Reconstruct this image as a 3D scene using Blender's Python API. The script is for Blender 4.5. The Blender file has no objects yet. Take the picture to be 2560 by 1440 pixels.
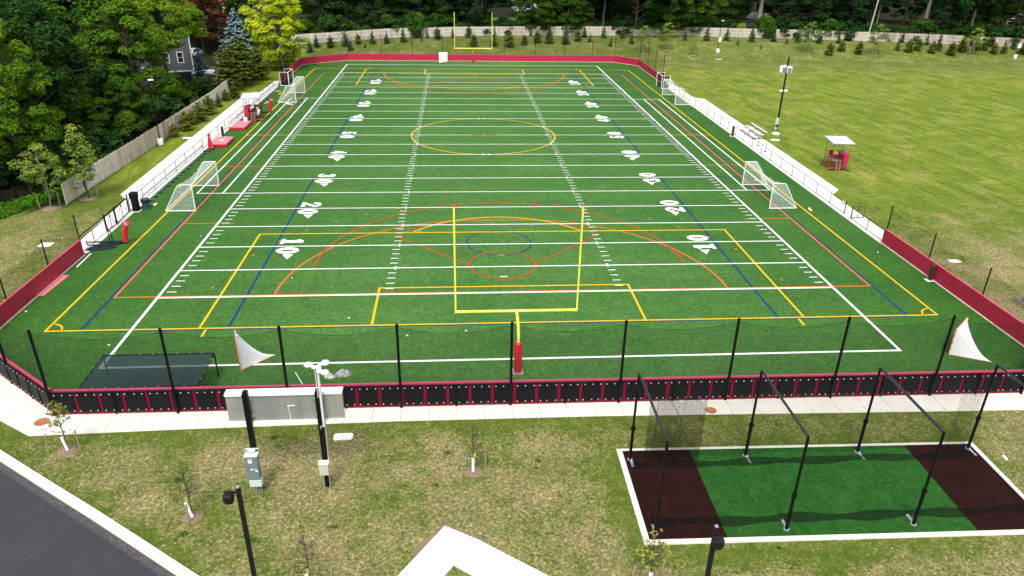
import bpy, math, random
import numpy as np
from mathutils import Vector, Matrix

SC = bpy.context.scene
COL = SC.collection
rad = math.radians

# ------------------------------------------------------------------ camera
CAM_POS = np.array([-3.34733182, -38.0552652, 23.3224445])
YAW, PIT, ROL, FPX = 7.94420443e-02, 4.51212433e-01, 1.95406880e-02, 1828.25
def cam_axes():
    cy, sy, cp, sp = math.cos(YAW), math.sin(YAW), math.cos(PIT), math.sin(PIT)
    F = np.array([sy*cp, cy*cp, -sp]); R = np.array([cy, -sy, 0.0]); U = np.cross(R, F)
    c, s = math.cos(ROL), math.sin(ROL)
    return c*R + s*U, -s*R + c*U, F
cR, cU, cF = cam_axes()
cam_d = bpy.data.cameras.new('camera')
cam = bpy.data.objects.new('camera', cam_d); COL.objects.link(cam)
cam_d.sensor_width = 36; cam_d.lens = FPX/2560*36; cam_d.clip_start = 0.1; cam_d.clip_end = 6000
cam.matrix_world = Matrix(((cR[0], cU[0], -cF[0], CAM_POS[0]), (cR[1], cU[1], -cF[1], CAM_POS[1]),
                           (cR[2], cU[2], -cF[2], CAM_POS[2]), (0, 0, 0, 1)))
SC.camera = cam

# ------------------------------------------------------------------ world, sun, exposure
SUN_EL, SUN_AZ = 58, 192          # compass azimuth the light comes from (0 = +y, clockwise)
w = bpy.data.worlds.new('World'); SC.world = w; w.use_nodes = True
nt = w.node_tree; bg = nt.nodes['Background']
sky = nt.nodes.new('ShaderNodeTexSky'); sky.sky_type = 'NISHITA'; sky.sun_disc = False
sky.sun_elevation = rad(SUN_EL); sky.sun_rotation = rad(SUN_AZ)
sky.air_density = 1.0; sky.dust_density = 4.0; sky.ozone_density = 0.6
hs_ = nt.nodes.new('ShaderNodeHueSaturation'); hs_.inputs['Saturation'].default_value = 0.35     # thin overcast: the blue is washed out
nt.links.new(sky.outputs[0], hs_.inputs['Color']); nt.links.new(hs_.outputs[0], bg.inputs[0]); bg.inputs[1].default_value = 0.15
sd = bpy.data.lights.new('sun', 'SUN'); sun = bpy.data.objects.new('sun', sd); COL.objects.link(sun)
sd.energy = 1.15; sd.angle = rad(11); sd.color = (1.0, 0.955, 0.88)
az = rad(SUN_AZ)
sdir = Vector((math.sin(az)*math.cos(rad(SUN_EL)), math.cos(az)*math.cos(rad(SUN_EL)), math.sin(rad(SUN_EL))))
sun.rotation_euler = sdir.to_track_quat('Z', 'Y').to_euler(); sun.location = (-60, -60, 80)
SC.view_settings.view_transform = 'Standard'; SC.view_settings.look = 'None'
SC.view_settings.exposure = 0.75; SC.view_settings.gamma = 1.0
SC.cycles.max_bounces = 6; SC.cycles.diffuse_bounces = 3; SC.cycles.glossy_bounces = 2
SC.cycles.transparent_max_bounces = 24; SC.cycles.transmission_bounces = 3
SC.cycles.use_denoising = True

# ------------------------------------------------------------------ ground shape
def sstep(t): t = min(1.0, max(0.0, t)); return t*t*(3-2*t)
def H(x, y):
    """height of the ground: flat pitch, a bank up to the far fence, a dip at the woods on the left"""
    h = 2.4*sstep((y-117.5)/(131-117.5))
    if y > 131: h += 0.008*(y-131)
    d = sstep((-40.3-x)/9.0)*sstep((x+400)/100)
    if y < 128: h -= 1.6*d*sstep((128-y)/30.0)*sstep((y-14)/12.0)
    return h
def ray(u, v): return cF + cR*(u-1280)/FPX + cU*(720-v)/FPX
def G(u, v, z=None):
    """ground point (or the point at height z) that the ray through photo point u, v meets"""
    d = ray(u, v)
    if z is not None:
        t = (z-CAM_POS[2])/d[2]; p = CAM_POS+t*d; return float(p[0]), float(p[1]), z
    t = 20.0
    while t < 2500:
        p = CAM_POS+t*d
        if p[2] < H(p[0], p[1]): break
        t += 0.25
    lo, hi = t-0.25, t
    for _ in range(14):
        m = (lo+hi)/2; p = CAM_POS+m*d
        if p[2] < H(p[0], p[1]): hi = m
        else: lo = m
    p = CAM_POS+hi*d
    return float(p[0]), float(p[1]), H(p[0], p[1])
def ATY(u, v, y):
    d = ray(u, v); t = (y-CAM_POS[1])/d[1]; p = CAM_POS+t*d; return float(p[0]), float(p[1]), float(p[2])

# ------------------------------------------------------------------ object helpers
def tag(o, label=None, cat=None, group=None, kind=None):
    if label: o['label'] = label
    if cat: o['category'] = cat
    if group: o['group'] = group
    if kind: o['kind'] = kind
    return o
def thing(name, loc, label, cat, group=None, rz=0.0):
    o = bpy.data.objects.new(name, None); COL.objects.link(o); o.location = loc; o.rotation_euler = (0, 0, rz)
    o.empty_display_size = 0.2
    return tag(o, label, cat, group)
def ordn(i):
    w = ['', 'first', 'second', 'third', 'fourth', 'fifth', 'sixth', 'seventh', 'eighth', 'ninth', 'tenth', 'eleventh',
         'twelfth', 'thirteenth', 'fourteenth', 'fifteenth', 'sixteenth', 'seventeenth', 'eighteenth', 'nineteenth', 'twentieth']
    if i > 99: return 'hundredth' if i == 100 else 'hundred and '+ordn(i-100)
    if i < 21: return w[i]
    t = {2: 'twenty', 3: 'thirty', 4: 'forty', 5: 'fifty', 6: 'sixty', 7: 'seventy', 8: 'eighty', 9: 'ninety'}[i//10]
    return t+('-'+w[i % 10] if i % 10 else 'th')
def copy_tree(o, parent=None):
    c = o.copy(); COL.objects.link(c)
    if parent is not None: c.parent = parent
    for ch in [q for q in KIDS.get(o.name, [])]: copy_tree_child(ch, c)
    return c
def copy_tree_child(ch, c):
    d = ch.copy(); COL.objects.link(d); d.parent = c
    KIDS.setdefault(c.name, []).append(d)
    for g in KIDS.get(ch.name, []): copy_tree_child(g, d)
KIDS = {}

class MB:
    """collects faces and links them as one mesh"""
    def __init__(s): s.v = []; s.f = []; s.uv = []; s.m = []; s.c = []; s.sm = []; s.hasuv = False; s.hasc = False; s.cur = 0; s.col = 0.5
    def face(s, pts, uv=None, smooth=False):
        b = len(s.v); s.v += [tuple(p) for p in pts]; s.f.append(tuple(range(b, b+len(pts))))
        if uv: s.hasuv = True
        s.uv += list(uv) if uv else [(0, 0)]*len(pts)
        s.m.append(s.cur); s.c.append(s.col); s.sm.append(smooth)
    def addmesh(s, vs, fs, smooth=False):
        b = len(s.v); s.v += [tuple(p) for p in vs]
        for f in fs:
            s.f.append(tuple(b+i for i in f)); s.uv += [(0, 0)]*len(f); s.m.append(s.cur); s.c.append(s.col); s.sm.append(smooth)
    def box(s, c, size, rz=0.0, R=None):
        hx, hy, hz = size[0]/2, size[1]/2, size[2]/2
        M = R if R is not None else Matrix.Rotation(rz, 3, 'Z')
        vs = [Vector(c)+M@Vector((x*hx, y*hy, z*hz)) for x in (-1, 1) for y in (-1, 1) for z in (-1, 1)]
        s.addmesh(vs, [(0, 1, 3, 2), (4, 6, 7, 5), (0, 4, 5, 1), (2, 3, 7, 6), (0, 2, 6, 4), (1, 5, 7, 3)])
    def rbox(s, c, size, r, rz=0.0, seg=3):
        """box with rounded vertical edges and a chamfered top and bottom"""
        M = Matrix.Rotation(rz, 3, 'Z'); hx, hy, hz = size[0]/2, size[1]/2, size[2]/2
        def ring(ins, z):
            out = []
            for cx, cy, a0 in ((1, 1, 0), (-1, 1, 90), (-1, -1, 180), (1, -1, 270)):
                for k in range(seg+1):
                    a = rad(a0+90*k/seg); rr = max(r-ins, 0.001)
                    out.append(Vector(c)+M@Vector((cx*(hx-r)+rr*math.cos(a), cy*(hy-r)+rr*math.sin(a), z)))
            return out
        ch = min(r*0.6, hz*0.5)
        rings = [ring(ch, -hz), ring(0, -hz+ch), ring(0, hz-ch), ring(ch, hz)]; n = len(rings[0])
        vs = [p for q in rings for p in q]; fs = [tuple(range(n-1, -1, -1)), tuple(range(3*n, 4*n))]
        for k in range(3):
            for i in range(n): j = (i+1) % n; fs.append((k*n+i, k*n+j, (k+1)*n+j, (k+1)*n+i))
        s.addmesh(vs, fs)
    def cyl(s, p0, p1, r0, r1=None, n=8, caps=True, smooth=True):
        r1 = r0 if r1 is None else r1
        p0, p1 = Vector(p0), Vector(p1); d = (p1-p0)
        if d.length < 1e-6: return
        d.normalize(); a = d.orthogonal().normalized(); b = d.cross(a)
        vs = []
        for p, r in ((p0, r0), (p1, r1)):
            for i in range(n):
                t = 2*math.pi*i/n; vs.append(p+a*(r*math.cos(t))+b*(r*math.sin(t)))
        s.addmesh(vs, [(i, (i+1) % n, n+(i+1) % n, n+i) for i in range(n)], smooth)
        if caps: s.addmesh(vs, [tuple(range(n-1, -1, -1)), tuple(range(n, 2*n))])
    def tube(s, pts, r, n=6, taper=None):
        pts = [Vector(p) for p in pts]; N = len(pts); vs = []
        a = None
        for i, p in enumerate(pts):
            d = (pts[min(i+1, N-1)]-pts[max(i-1, 0)]).normalized()
            if a is None: a = d.orthogonal().normalized()
            a = (a-d*a.dot(d)).normalized(); b = d.cross(a)
            rr = r if taper is None else r+(taper-r)*i/(N-1)
            vs += [p+a*(rr*math.cos(2*math.pi*k/n))+b*(rr*math.sin(2*math.pi*k/n)) for k in range(n)]
        fs = [(i*n+k, i*n+(k+1) % n, (i+1)*n+(k+1) % n, (i+1)*n+k) for i in range(N-1) for k in range(n)]
        s.addmesh(vs, fs, True); s.addmesh(vs, [tuple(range(n-1, -1, -1)), tuple(range((N-1)*n, N*n))])
    def lathe(s, c, prof, n=16, sx=1.0):
        c = Vector(c); vs = [c+Vector((r*math.cos(2*math.pi*k/n)*sx, r*math.sin(2*math.pi*k/n), z)) for r, z in prof for k in range(n)]
        s.addmesh(vs, [(i*n+k, i*n+(k+1) % n, (i+1)*n+(k+1) % n, (i+1)*n+k) for i in range(len(prof)-1) for k in range(n)], True)
        s.addmesh(vs, [tuple(range(n-1, -1, -1)), tuple(range((len(prof)-1)*n, len(prof)*n))])
    def prism(s, poly, z0, z1, c=(0, 0, 0)):
        n = len(poly); cx, cy, cz = c
        vs = [(cx+x, cy+y, cz+z0) for x, y in poly]+[(cx+x, cy+y, cz+z1) for x, y in poly]
        s.addmesh(vs, [tuple(range(n-1, -1, -1)), tuple(range(n, 2*n))]+[(i, (i+1) % n, n+(i+1) % n, n+i) for i in range(n)])
    def strip(s, pts, wd, z, closed=False):
        """flat painted line along pts, mitred"""
        P = [Vector((p[0], p[1])) for p in pts]; n = len(P); L = []; Rr = []
        for i in range(n):
            a = P[(i-1) % n] if (i > 0 or closed) else None; b = P[(i+1) % n] if (i < n-1 or closed) else None
            d1 = (P[i]-a).normalized() if a is not None else (b-P[i]).normalized()
            d2 = (b-P[i]).normalized() if b is not None else d1
            t = (d1+d2); t = t.normalized() if t.length > 1e-4 else d1
            nn = Vector((-t.y, t.x)); k = 1/max(0.3, abs(nn.dot(Vector((-d1.y, d1.x)))))
            L.append(P[i]+nn*(wd/2*k)); Rr.append(P[i]-nn*(wd/2*k))
        for i in range(n if closed else n-1):
            j = (i+1) % n
            s.face([(Rr[i].x, Rr[i].y, z), (Rr[j].x, Rr[j].y, z), (L[j].x, L[j].y, z), (L[i].x, L[i].y, z)])
    def build(s, name, mats, parent=None, loc=None, flip=False):
        me = bpy.data.meshes.new(name); V = s.v
        me.from_pydata(V, [], s.f)
        if not isinstance(mats, (list, tuple)): mats = [mats]
        for m in mats: me.materials.append(m)
        me.polygons.foreach_set('material_index', s.m); me.polygons.foreach_set('use_smooth', s.sm)
        if s.hasuv:
            uvl = me.uv_layers.new(name='UVMap'); uvl.data.foreach_set('uv', [q for p in s.uv for q in p])
        if s.hasc:
            ca = me.color_attributes.new('tint', 'FLOAT_COLOR', 'CORNER'); arr = []
            for f, c in zip(s.f, s.c): arr += [c, c, c, 1.0]*len(f)
            ca.data.foreach_set('color', arr)
        me.update()
        o = bpy.data.objects.new(name, me); COL.objects.link(o)
        if loc: o.location = loc
        if parent is not None:
            o.parent = parent; KIDS.setdefault(parent.name, []).append(o)
        return o

# ------------------------------------------------------------------ materials
def new_mat(name):
    m = bpy.data.materials.new(name); m.use_nodes = True; nt = m.node_tree
    return m, nt, nt.nodes['Principled BSDF']
def node(nt, typ, **kw):
    n = nt.nodes.new(typ)
    for k, v in kw.items(): setattr(n, k, v)
    return n
def noise(nt, scale, detail=3, rough=0.55, vec=None, dist=0.0):
    n = node(nt, 'ShaderNodeTexNoise'); n.inputs['Scale'].default_value = scale; n.inputs['Detail'].default_value = detail
    n.inputs['Roughness'].default_value = rough; n.inputs['Distortion'].default_value = dist
    if vec is not None: nt.links.new(vec, n.inputs['Vector'])
    return n.outputs['Fac']
def ramp(nt, fac, stops):
    r = node(nt, 'ShaderNodeValToRGB'); e = r.color_ramp.elements
    while len(e) < len(stops): e.new(0.5)
    for q, (p, c) in zip(e, stops):
        q.position = p; q.color = (c, c, c, 1) if isinstance(c, (int, float)) else (*c, 1)
    nt.links.new(fac, r.inputs[0]); return r.outputs[0]
def mix(nt, a, b, fac, mode='MIX'):
    m = node(nt, 'ShaderNodeMix'); m.data_type = 'RGBA'; m.blend_type = mode
    for sock, val in ((m.inputs['A'], a), (m.inputs['B'], b)):
        pass
    ins = [i for i in m.inputs if i.type == 'RGBA']; fi = m.inputs[0]
    for sock, val in ((ins[0], a), (ins[1], b)):
        if isinstance(val, tuple): sock.default_value = (*val, 1) if len(val) == 3 else val
        else: nt.links.new(val, sock)
    if isinstance(fac, (int, float)): fi.default_value = fac
    else: nt.links.new(fac, fi)
    return [o for o in m.outputs if o.type == 'RGBA'][0]
def bump(nt, p, h, strength, dist=0.02):
    b = node(nt, 'ShaderNodeBump'); b.inputs['Strength'].default_value = strength; b.inputs['Distance'].default_value = dist
    nt.links.new(h, b.inputs['Height']); nt.links.new(b.outputs[0], p.inputs['Normal'])
def objco(nt): return node(nt, 'ShaderNodeTexCoord').outputs['Object']
def stretch(nt, vec, sc, rz=0.0):
    if rz:
        r = node(nt, 'ShaderNodeMapping'); r.inputs['Rotation'].default_value = (0, 0, rz); nt.links.new(vec, r.inputs['Vector']); vec = r.outputs[0]
    m = node(nt, 'ShaderNodeMapping'); m.inputs['Scale'].default_value = sc
    nt.links.new(vec, m.inputs['Vector']); return m.outputs[0]
def mat(name, col, rough=0.6, metal=0.0, var=0.12, scale=6.0, bmp=0.0, spec=0.5, dirt=None, dscale=1.5):
    """painted, metal or plastic surface with slight uneven tone and optional blotches of dirt"""
    m, nt, p = new_mat(name); co = objco(nt)
    n = noise(nt, scale, 4, 0.6, co)
    lo = tuple(c*(1-var) for c in col); hi = tuple(min(1, c*(1+var)) for c in col)
    c = ramp(nt, n, [(0.3, lo), (0.7, hi)])
    if dirt:
        d = ramp(nt, noise(nt, dscale, 5, 0.65, co), [(0.52, 0.0), (0.72, 0.75)]); c = mix(nt, c, dirt, d)
    nt.links.new(c, p.inputs['Base Color']); p.inputs['Roughness'].default_value = rough; p.inputs['Metallic'].default_value = metal
    p.inputs['Specular IOR Level'].default_value = spec
    if bmp: bump(nt, p, noise(nt, scale*6, 4, 0.6, co), bmp)
    return m
def net_mat(name, col, cell, cord, base=0.0, rough=0.8):
    """knotted net: cords on a uv grid in metres, clear between"""
    m, nt, p = new_mat(name); uv = node(nt, 'ShaderNodeTexCoord').outputs['UV']
    sx = node(nt, 'ShaderNodeSeparateXYZ'); nt.links.new(uv, sx.inputs[0]); hs = []
    for k in (0, 1):
        a = node(nt, 'ShaderNodeMath', operation='DIVIDE'); nt.links.new(sx.outputs[k], a.inputs[0]); a.inputs[1].default_value = cell
        f = node(nt, 'ShaderNodeMath', operation='FRACT'); nt.links.new(a.outputs[0], f.inputs[0])
        g = node(nt, 'ShaderNodeMath', operation='LESS_THAN'); nt.links.new(f.outputs[0], g.inputs[0]); g.inputs[1].default_value = cord/cell
        hs.append(g.outputs[0])
    mx = node(nt, 'ShaderNodeMath', operation='MAXIMUM'); nt.links.new(hs[0], mx.inputs[0]); nt.links.new(hs[1], mx.inputs[1])
    b = node(nt, 'ShaderNodeMath', operation='MAXIMUM'); nt.links.new(mx.outputs[0], b.inputs[0]); b.inputs[1].default_value = base
    nt.links.new(b.outputs[0], p.inputs['Alpha']); p.inputs['Base Color'].default_value = (*col, 1); p.inputs['Roughness'].default_value = rough; p.inputs['Specular IOR Level'].default_value = 0.1
    return m

M = {}
def turf_mat(name, base, seams=True):
    m, nt, p = new_mat(name); co = objco(nt)
    big = noise(nt, 0.07, 4, 0.6, co); mid = noise(nt, 0.9, 5, 0.7, co); fine = noise(nt, 3.6, 5, 0.85, co, 0.8); fin2 = noise(nt, 20, 3, 0.8, stretch(nt, co, (1, 0.6, 1)))
    d = tuple(c*0.42 for c in base); l = (base[0]*2.1, base[1]*1.55, base[2]*1.9)
    c = mix(nt, ramp(nt, fine, [(0.36, d), (0.5, base), (0.64, l)]), ramp(nt, fin2, [(0.35, tuple(q*0.35 for q in base)), (0.65, tuple(q*1.75 for q in base))]), 0.4)
    c = mix(nt, c, ramp(nt, mid, [(0.3, 0.84), (0.7, 1.14)]), 1.0, 'MULTIPLY')
    c = mix(nt, c, ramp(nt, big, [(0.36, (0.86, 0.93, 0.9)), (0.64, (1.25, 1.1, 1.25))]), 1.0, 'MULTIPLY')
    if seams:   # rolls of turf laid across the pitch brush very slightly differently
        wv = node(nt, 'ShaderNodeTexWave'); wv.wave_type = 'BANDS'; wv.bands_direction = 'Y'; wv.inputs['Scale'].default_value = 0.0347
        wv.inputs['Distortion'].default_value = 0.0; nt.links.new(co, wv.inputs[0])
        c = mix(nt, c, ramp(nt, wv.outputs['Fac'], [(0.45, 0.965), (0.55, 1.03)]), 1.0, 'MULTIPLY')
        sx = node(nt, 'ShaderNodeSeparateXYZ'); nt.links.new(co, sx.inputs[0]); ab = node(nt, 'ShaderNodeMath', operation='ABSOLUTE'); nt.links.new(sx.outputs[0], ab.inputs[0])
        ad = node(nt, 'ShaderNodeMath', operation='MULTIPLY_ADD'); nt.links.new(big, ad.inputs[0]); ad.inputs[1].default_value = 14; nt.links.new(ab.outputs[0], ad.inputs[2])
        mr = node(nt, 'ShaderNodeMapRange'); nt.links.new(ad.outputs[0], mr.inputs[0]); mr.inputs[1].default_value = 16; mr.inputs[2].default_value = 38    # the much played middle is paler than the run-offs
        c = mix(nt, c, mix(nt, (1.22, 1.12, 1.35), (.74, .84, .70), mr.outputs[0]), 1.0, 'MULTIPLY')
        wear = ramp(nt, noise(nt, 0.35, 5, 0.7, stretch(nt, co, (0.7, 1.3, 1))), [(0.60, 0.0), (0.78, 0.32)])
        c = mix(nt, c, (0.085, 0.105, 0.035), wear)
    nt.links.new(c, p.inputs['Base Color']); p.inputs['Roughness'].default_value = 0.85; p.inputs['Specular IOR Level'].default_value = 0.15
    bump(nt, p, mix(nt, fine, fin2, 0.5), 0.5, 0.04)
    return m
M['turf'] = turf_mat('artificial_turf', (0.039, 0.126, 0.019))
M['turf_cage'] = turf_mat('cage_turf_green', (0.012, 0.072, 0.008), False)
def clay_mat():
    m, nt, p = new_mat('brown_turf'); co = objco(nt)
    f = noise(nt, 18, 4, 0.8, co); b = noise(nt, 0.8, 4, 0.6, co)
    c = mix(nt, ramp(nt, f, [(0.3, (0.006, 0.0022, 0.002)), (0.7, (0.028, 0.009, 0.007))]), ramp(nt, b, [(0.3, 0.8), (0.7, 1.25)]), 1.0, 'MULTIPLY')
    s = ramp(nt, noise(nt, 9, 6, 0.85, stretch(nt, co, (1, 0.35, 1), 0.6)), [(0.70, 0.0), (0.76, 0.5)]); c = mix(nt, c, (0.22, 0.15, 0.12), s)
    nt.links.new(c, p.inputs['Base Color']); p.inputs['Roughness'].default_value = 0.95; p.inputs['Specular IOR Level'].default_value = 0.08; bump(nt, p, f, 0.5, 0.03); return m
M['clay'] = clay_mat()
def line_mat(name, col):
    m, nt, p = new_mat(name); co = objco(nt)
    f = noise(nt, 14, 4, 0.8, co)
    c = ramp(nt, f, [(0.25, tuple(q*0.72 for q in col)), (0.55, col)])
    nt.links.new(c, p.inputs['Base Color']); p.inputs['Roughness'].default_value = 0.85; p.inputs['Specular IOR Level'].default_value = 0.1
    bump(nt, p, f, 0.3, 0.02); return m
M['white_line'] = line_mat('white_turf_fibre', (0.80, 0.82, 0.80)); M['yellow_line'] = line_mat('yellow_turf_fibre', (0.74, 0.44, 0.02))
M['orange_line'] = line_mat('orange_turf_fibre', (0.62, 0.15, 0.03)); M['red_line'] = line_mat('red_turf_fibre', (0.50, 0.045, 0.02))
M['blue_line'] = line_mat('blue_turf_fibre', (0.010, 0.045, 0.14))
def concrete_mat(name, base=(0.70, 0.67, 0.60), jx=1.5, jy=1.5, ang=0.0, joints=True, off=(0, 0)):
    m, nt, p = new_mat(name); co = objco(nt)
    b = noise(nt, 0.5, 5, 0.65, co); f = noise(nt, 30, 3, 0.7, co)
    c = mix(nt, ramp(nt, b, [(0.3, tuple(q*0.88 for q in base)), (0.7, base)]), ramp(nt, f, [(0.3, 0.93), (0.7, 1.03)]), 1.0, 'MULTIPLY')
    st = ramp(nt, noise(nt, 1.7, 6, 0.8, co), [(0.54, 0.0), (0.8, 0.5)]); c = mix(nt, c, (0.36, 0.31, 0.23), st)
    if joints:
        mp = stretch(nt, co, (1, 1, 1), ang); sx = node(nt, 'ShaderNodeSeparateXYZ'); nt.links.new(mp, sx.inputs[0]); js = []
        for k, j in ((0, jx), (1, jy)):
            if not j: continue
            o = node(nt, 'ShaderNodeMath', operation='ADD'); nt.links.new(sx.outputs[k], o.inputs[0]); o.inputs[1].default_value = off[k]
            a = node(nt, 'ShaderNodeMath', operation='DIVIDE'); nt.links.new(o.outputs[0], a.inputs[0]); a.inputs[1].default_value = j
            fr = node(nt, 'ShaderNodeMath', operation='FRACT'); nt.links.new(a.outputs[0], fr.inputs[0])
            g = node(nt, 'ShaderNodeMath', operation='LESS_THAN'); nt.links.new(fr.outputs[0], g.inputs[0]); g.inputs[1].default_value = 0.025/j; js.append(g.outputs[0])
        q = js[0]
        if len(js) > 1:
            mx = node(nt, 'ShaderNodeMath', operation='MAXIMUM'); nt.links.new(js[0], mx.inputs[0]); nt.links.new(js[1], mx.inputs[1]); q = mx.outputs[0]
        c = mix(nt, c, (0.30, 0.26, 0.19), q)
    nt.links.new(c, p.inputs['Base Color']); p.inputs['Roughness'].default_value = 0.9; bump(nt, p, f, 0.15, 0.01); return m
M['walk'] = concrete_mat('walk_concrete', jy=0, off=(0.6, 0)); M['walk_side'] = concrete_mat('side_walk_concrete', (0.72, 0.70, 0.65), 0, 3.0)
M['walk_diag'] = concrete_mat('corner_walk_concrete', jx=1.8, jy=0, ang=rad(40)); M['slab'] = concrete_mat('new_concrete', (0.80, 0.78, 0.75), joints=False)
M['kerb'] = concrete_mat('kerb_concrete', (0.74, 0.70, 0.60), joints=False)
def asphalt_mat():
    m, nt, p = new_mat('asphalt'); co = objco(nt)
    f = noise(nt, 45, 3, 0.8, co); b = noise(nt, 0.4, 5, 0.6, co)
    c = mix(nt, ramp(nt, f, [(0.3, (0.019, 0.019, 0.024)), (0.75, (0.044, 0.043, 0.050))]), ramp(nt, b, [(0.3, 0.85), (0.7, 1.15)]), 1.0, 'MULTIPLY')
    pt = ramp(nt, noise(nt, 1.1, 6, 0.7, stretch(nt, co, (1, .35, 1), rad(37))), [(0.55, 0.0), (0.75, 0.5)]); c = mix(nt, c, (0.062, 0.06, 0.062), pt)
    nt.links.new(c, p.inputs['Base Color']); p.inputs['Roughness'].default_value = 0.85; bump(nt, p, f, 0.4, 0.01); return m
M['asphalt'] = asphalt_mat()
def ground_mat():
    m, nt, p = new_mat('grass_and_forest_floor'); co = objco(nt)
    at = node(nt, 'ShaderNodeAttribute'); at.attribute_name = 'zone'; sp = node(nt, 'ShaderNodeSeparateColor'); nt.links.new(at.outputs['Color'], sp.inputs[0])
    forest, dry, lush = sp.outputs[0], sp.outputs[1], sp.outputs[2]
    b1 = noise(nt, 0.28, 5, 0.62, co, 0.6); b2 = noise(nt, 1.6, 5, 0.7, co, 0.4); b3 = noise(nt, 6.5, 4, 0.75, co, 0.5); b4 = noise(nt, 24, 3, 0.8, co)
    streak = noise(nt, 0.55, 5, 0.7, stretch(nt, co, (1.5, 0.22, 1), rad(-7)), 0.3)
    green = ramp(nt, b2, [(0.28, (0.062, 0.112, 0.014)), (0.5, (0.105, 0.150, 0.020)), (0.72, (0.165, 0.195, 0.036))])
    lushc = ramp(nt, streak, [(0.32, (0.095, 0.150, 0.017)), (0.5, (0.158, 0.218, 0.023)), (0.68, (0.235, 0.275, 0.036))])
    lushc = mix(nt, lushc, ramp(nt, b1, [(0.35, (.78, .88, .8)), (0.65, (1.2, 1.1, 1.1))]), 1.0, 'MULTIPLY'); lushc = mix(nt, lushc, ramp(nt, b2, [(0.35, (.72, .82, .8)), (0.65, (1.2, 1.1, 1.1))]), 1.0, 'MULTIPLY')
    green = mix(nt, green, lushc, lush)
    tan = ramp(nt, b3, [(0.25, (0.15, 0.115, 0.048)), (0.5, (0.31, 0.25, 0.12)), (0.72, (0.48, 0.40, 0.235))])
    # dryness = zone + patches
    s = node(nt, 'ShaderNodeMath', operation='MULTIPLY_ADD'); nt.links.new(b1, s.inputs[0]); s.inputs[1].default_value = 1.5; nt.links.new(dry, s.inputs[2])
    s2 = node(nt, 'ShaderNodeMath', operation='MULTIPLY_ADD'); nt.links.new(b3, s2.inputs[0]); s2.inputs[1].default_value = 1.15; nt.links.new(s.outputs[0], s2.inputs[2])
    s3 = node(nt, 'ShaderNodeMath', operation='MULTIPLY_ADD'); nt.links.new(b2, s3.inputs[0]); s3.inputs[1].default_value = 0.8; nt.links.new(s2.outputs[0], s3.inputs[2])
    df = ramp(nt, s3.outputs[0], [(0.0, 0.0), (1.0, 1.0)])
    mr = node(nt, 'ShaderNodeMapRange'); nt.links.new(s3.outputs[0], mr.inputs[0]); mr.inputs[1].default_value = 2.0; mr.inputs[2].default_value = 2.55
    c = mix(nt, green, tan, mr.outputs[0])
    c = mix(nt, c, ramp(nt, b4, [(0.3, 0.52), (0.7, 1.42)]), 1.0, 'MULTIPLY')
    c = mix(nt, c, ramp(nt, b3, [(0.33, 0.68), (0.67, 1.22)]), 1.0, 'MULTIPLY')
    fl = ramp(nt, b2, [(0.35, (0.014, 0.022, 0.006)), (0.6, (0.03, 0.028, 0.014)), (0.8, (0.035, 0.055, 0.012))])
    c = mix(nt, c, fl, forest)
    nt.links.new(c, p.inputs['Base Color']); p.inputs['Roughness'].default_value = 0.95; p.inputs['Specular IOR Level'].default_value = 0.1
    bump(nt, p, mix(nt, b3, b4, 0.5), 0.9, 0.08); return m
M['ground'] = ground_mat()

M['maroon'] = mat('maroon_vinyl', (0.43, 0.012, 0.055), 0.45, var=0.06, scale=0.8)
M['maroon_dark'] = mat('maroon_enamel', (0.19, 0.008, 0.026), 0.6, spec=0.2)
M['maroon_lit_top'] = mat('maroon_vinyl_lit_top', (0.55, 0.06, 0.13), 0.4, var=0.06, scale=0.8)  # pad vinyl made paler: grazing light on the wall tops put into the colour
M['red_vinyl'] = mat('red_vinyl', (0.52, 0.012, 0.032), 0.4, var=0.08, scale=2)
M['pale_red'] = mat('faded_red_vinyl', (0.72, 0.20, 0.24), 0.45, var=0.08, scale=3)
M['black'] = mat('black_powder_coat', (0.006, 0.006, 0.007), 0.45, var=0.2, spec=0.12)
M['black_board'] = mat('black_board', (0.006, 0.006, 0.008), 0.55, var=0.25, scale=3, spec=0.12)
M['rail'] = mat('dark_brown_rail', (0.035, 0.022, 0.016), 0.5)
M['steel'] = mat('galvanised_steel', (0.52, 0.55, 0.57), 0.38, 0.6, 0.12, 5)
M['alum'] = mat('brushed_aluminium', (0.80, 0.82, 0.84), 0.4, 0.35, 0.05, 4)
M['white_paint'] = mat('white_paint', (0.82, 0.82, 0.80), 0.4, var=0.04)
M['disc'] = mat('zinc_washer', (0.62, 0.60, 0.55), 0.5, 0.2, 0.3, 3)
M['yellow_paint'] = mat('yellow_paint', (0.83, 0.80, 0.10), 0.35, var=0.05)
M['grey_box'] = mat('grey_enamel', (0.15, 0.19, 0.205), 0.4, var=0.05)
M['pale_box'] = mat('pale_grey_enamel', (0.50, 0.58, 0.57), 0.4, var=0.05)
M['beige_box'] = mat('beige_grey_enamel', (0.48, 0.48, 0.41), 0.45, var=0.05)
M['wood'] = mat('weathered_stake', (0.30, 0.24, 0.17), 0.9, var=0.3, scale=12)
M['pole_wood'] = mat('weathered_pole', (0.13, 0.085, 0.06), 0.9, var=0.3, scale=4)
M['pale_pole'] = mat('pale_weathered_pole', (0.42, 0.41, 0.39), 0.9, var=0.2, scale=4)
M['bark'] = mat('bark', (0.055, 0.042, 0.032), 0.95, var=0.4, scale=9, bmp=0.6)
M['bark_pale'] = mat('pale_bark', (0.22, 0.19, 0.155), 0.95, var=0.3, scale=9, bmp=0.5)
M['mulch'] = mat('mulch', (0.23, 0.165, 0.105), 0.95, var=0.75, scale=28, bmp=1.0)
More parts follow.
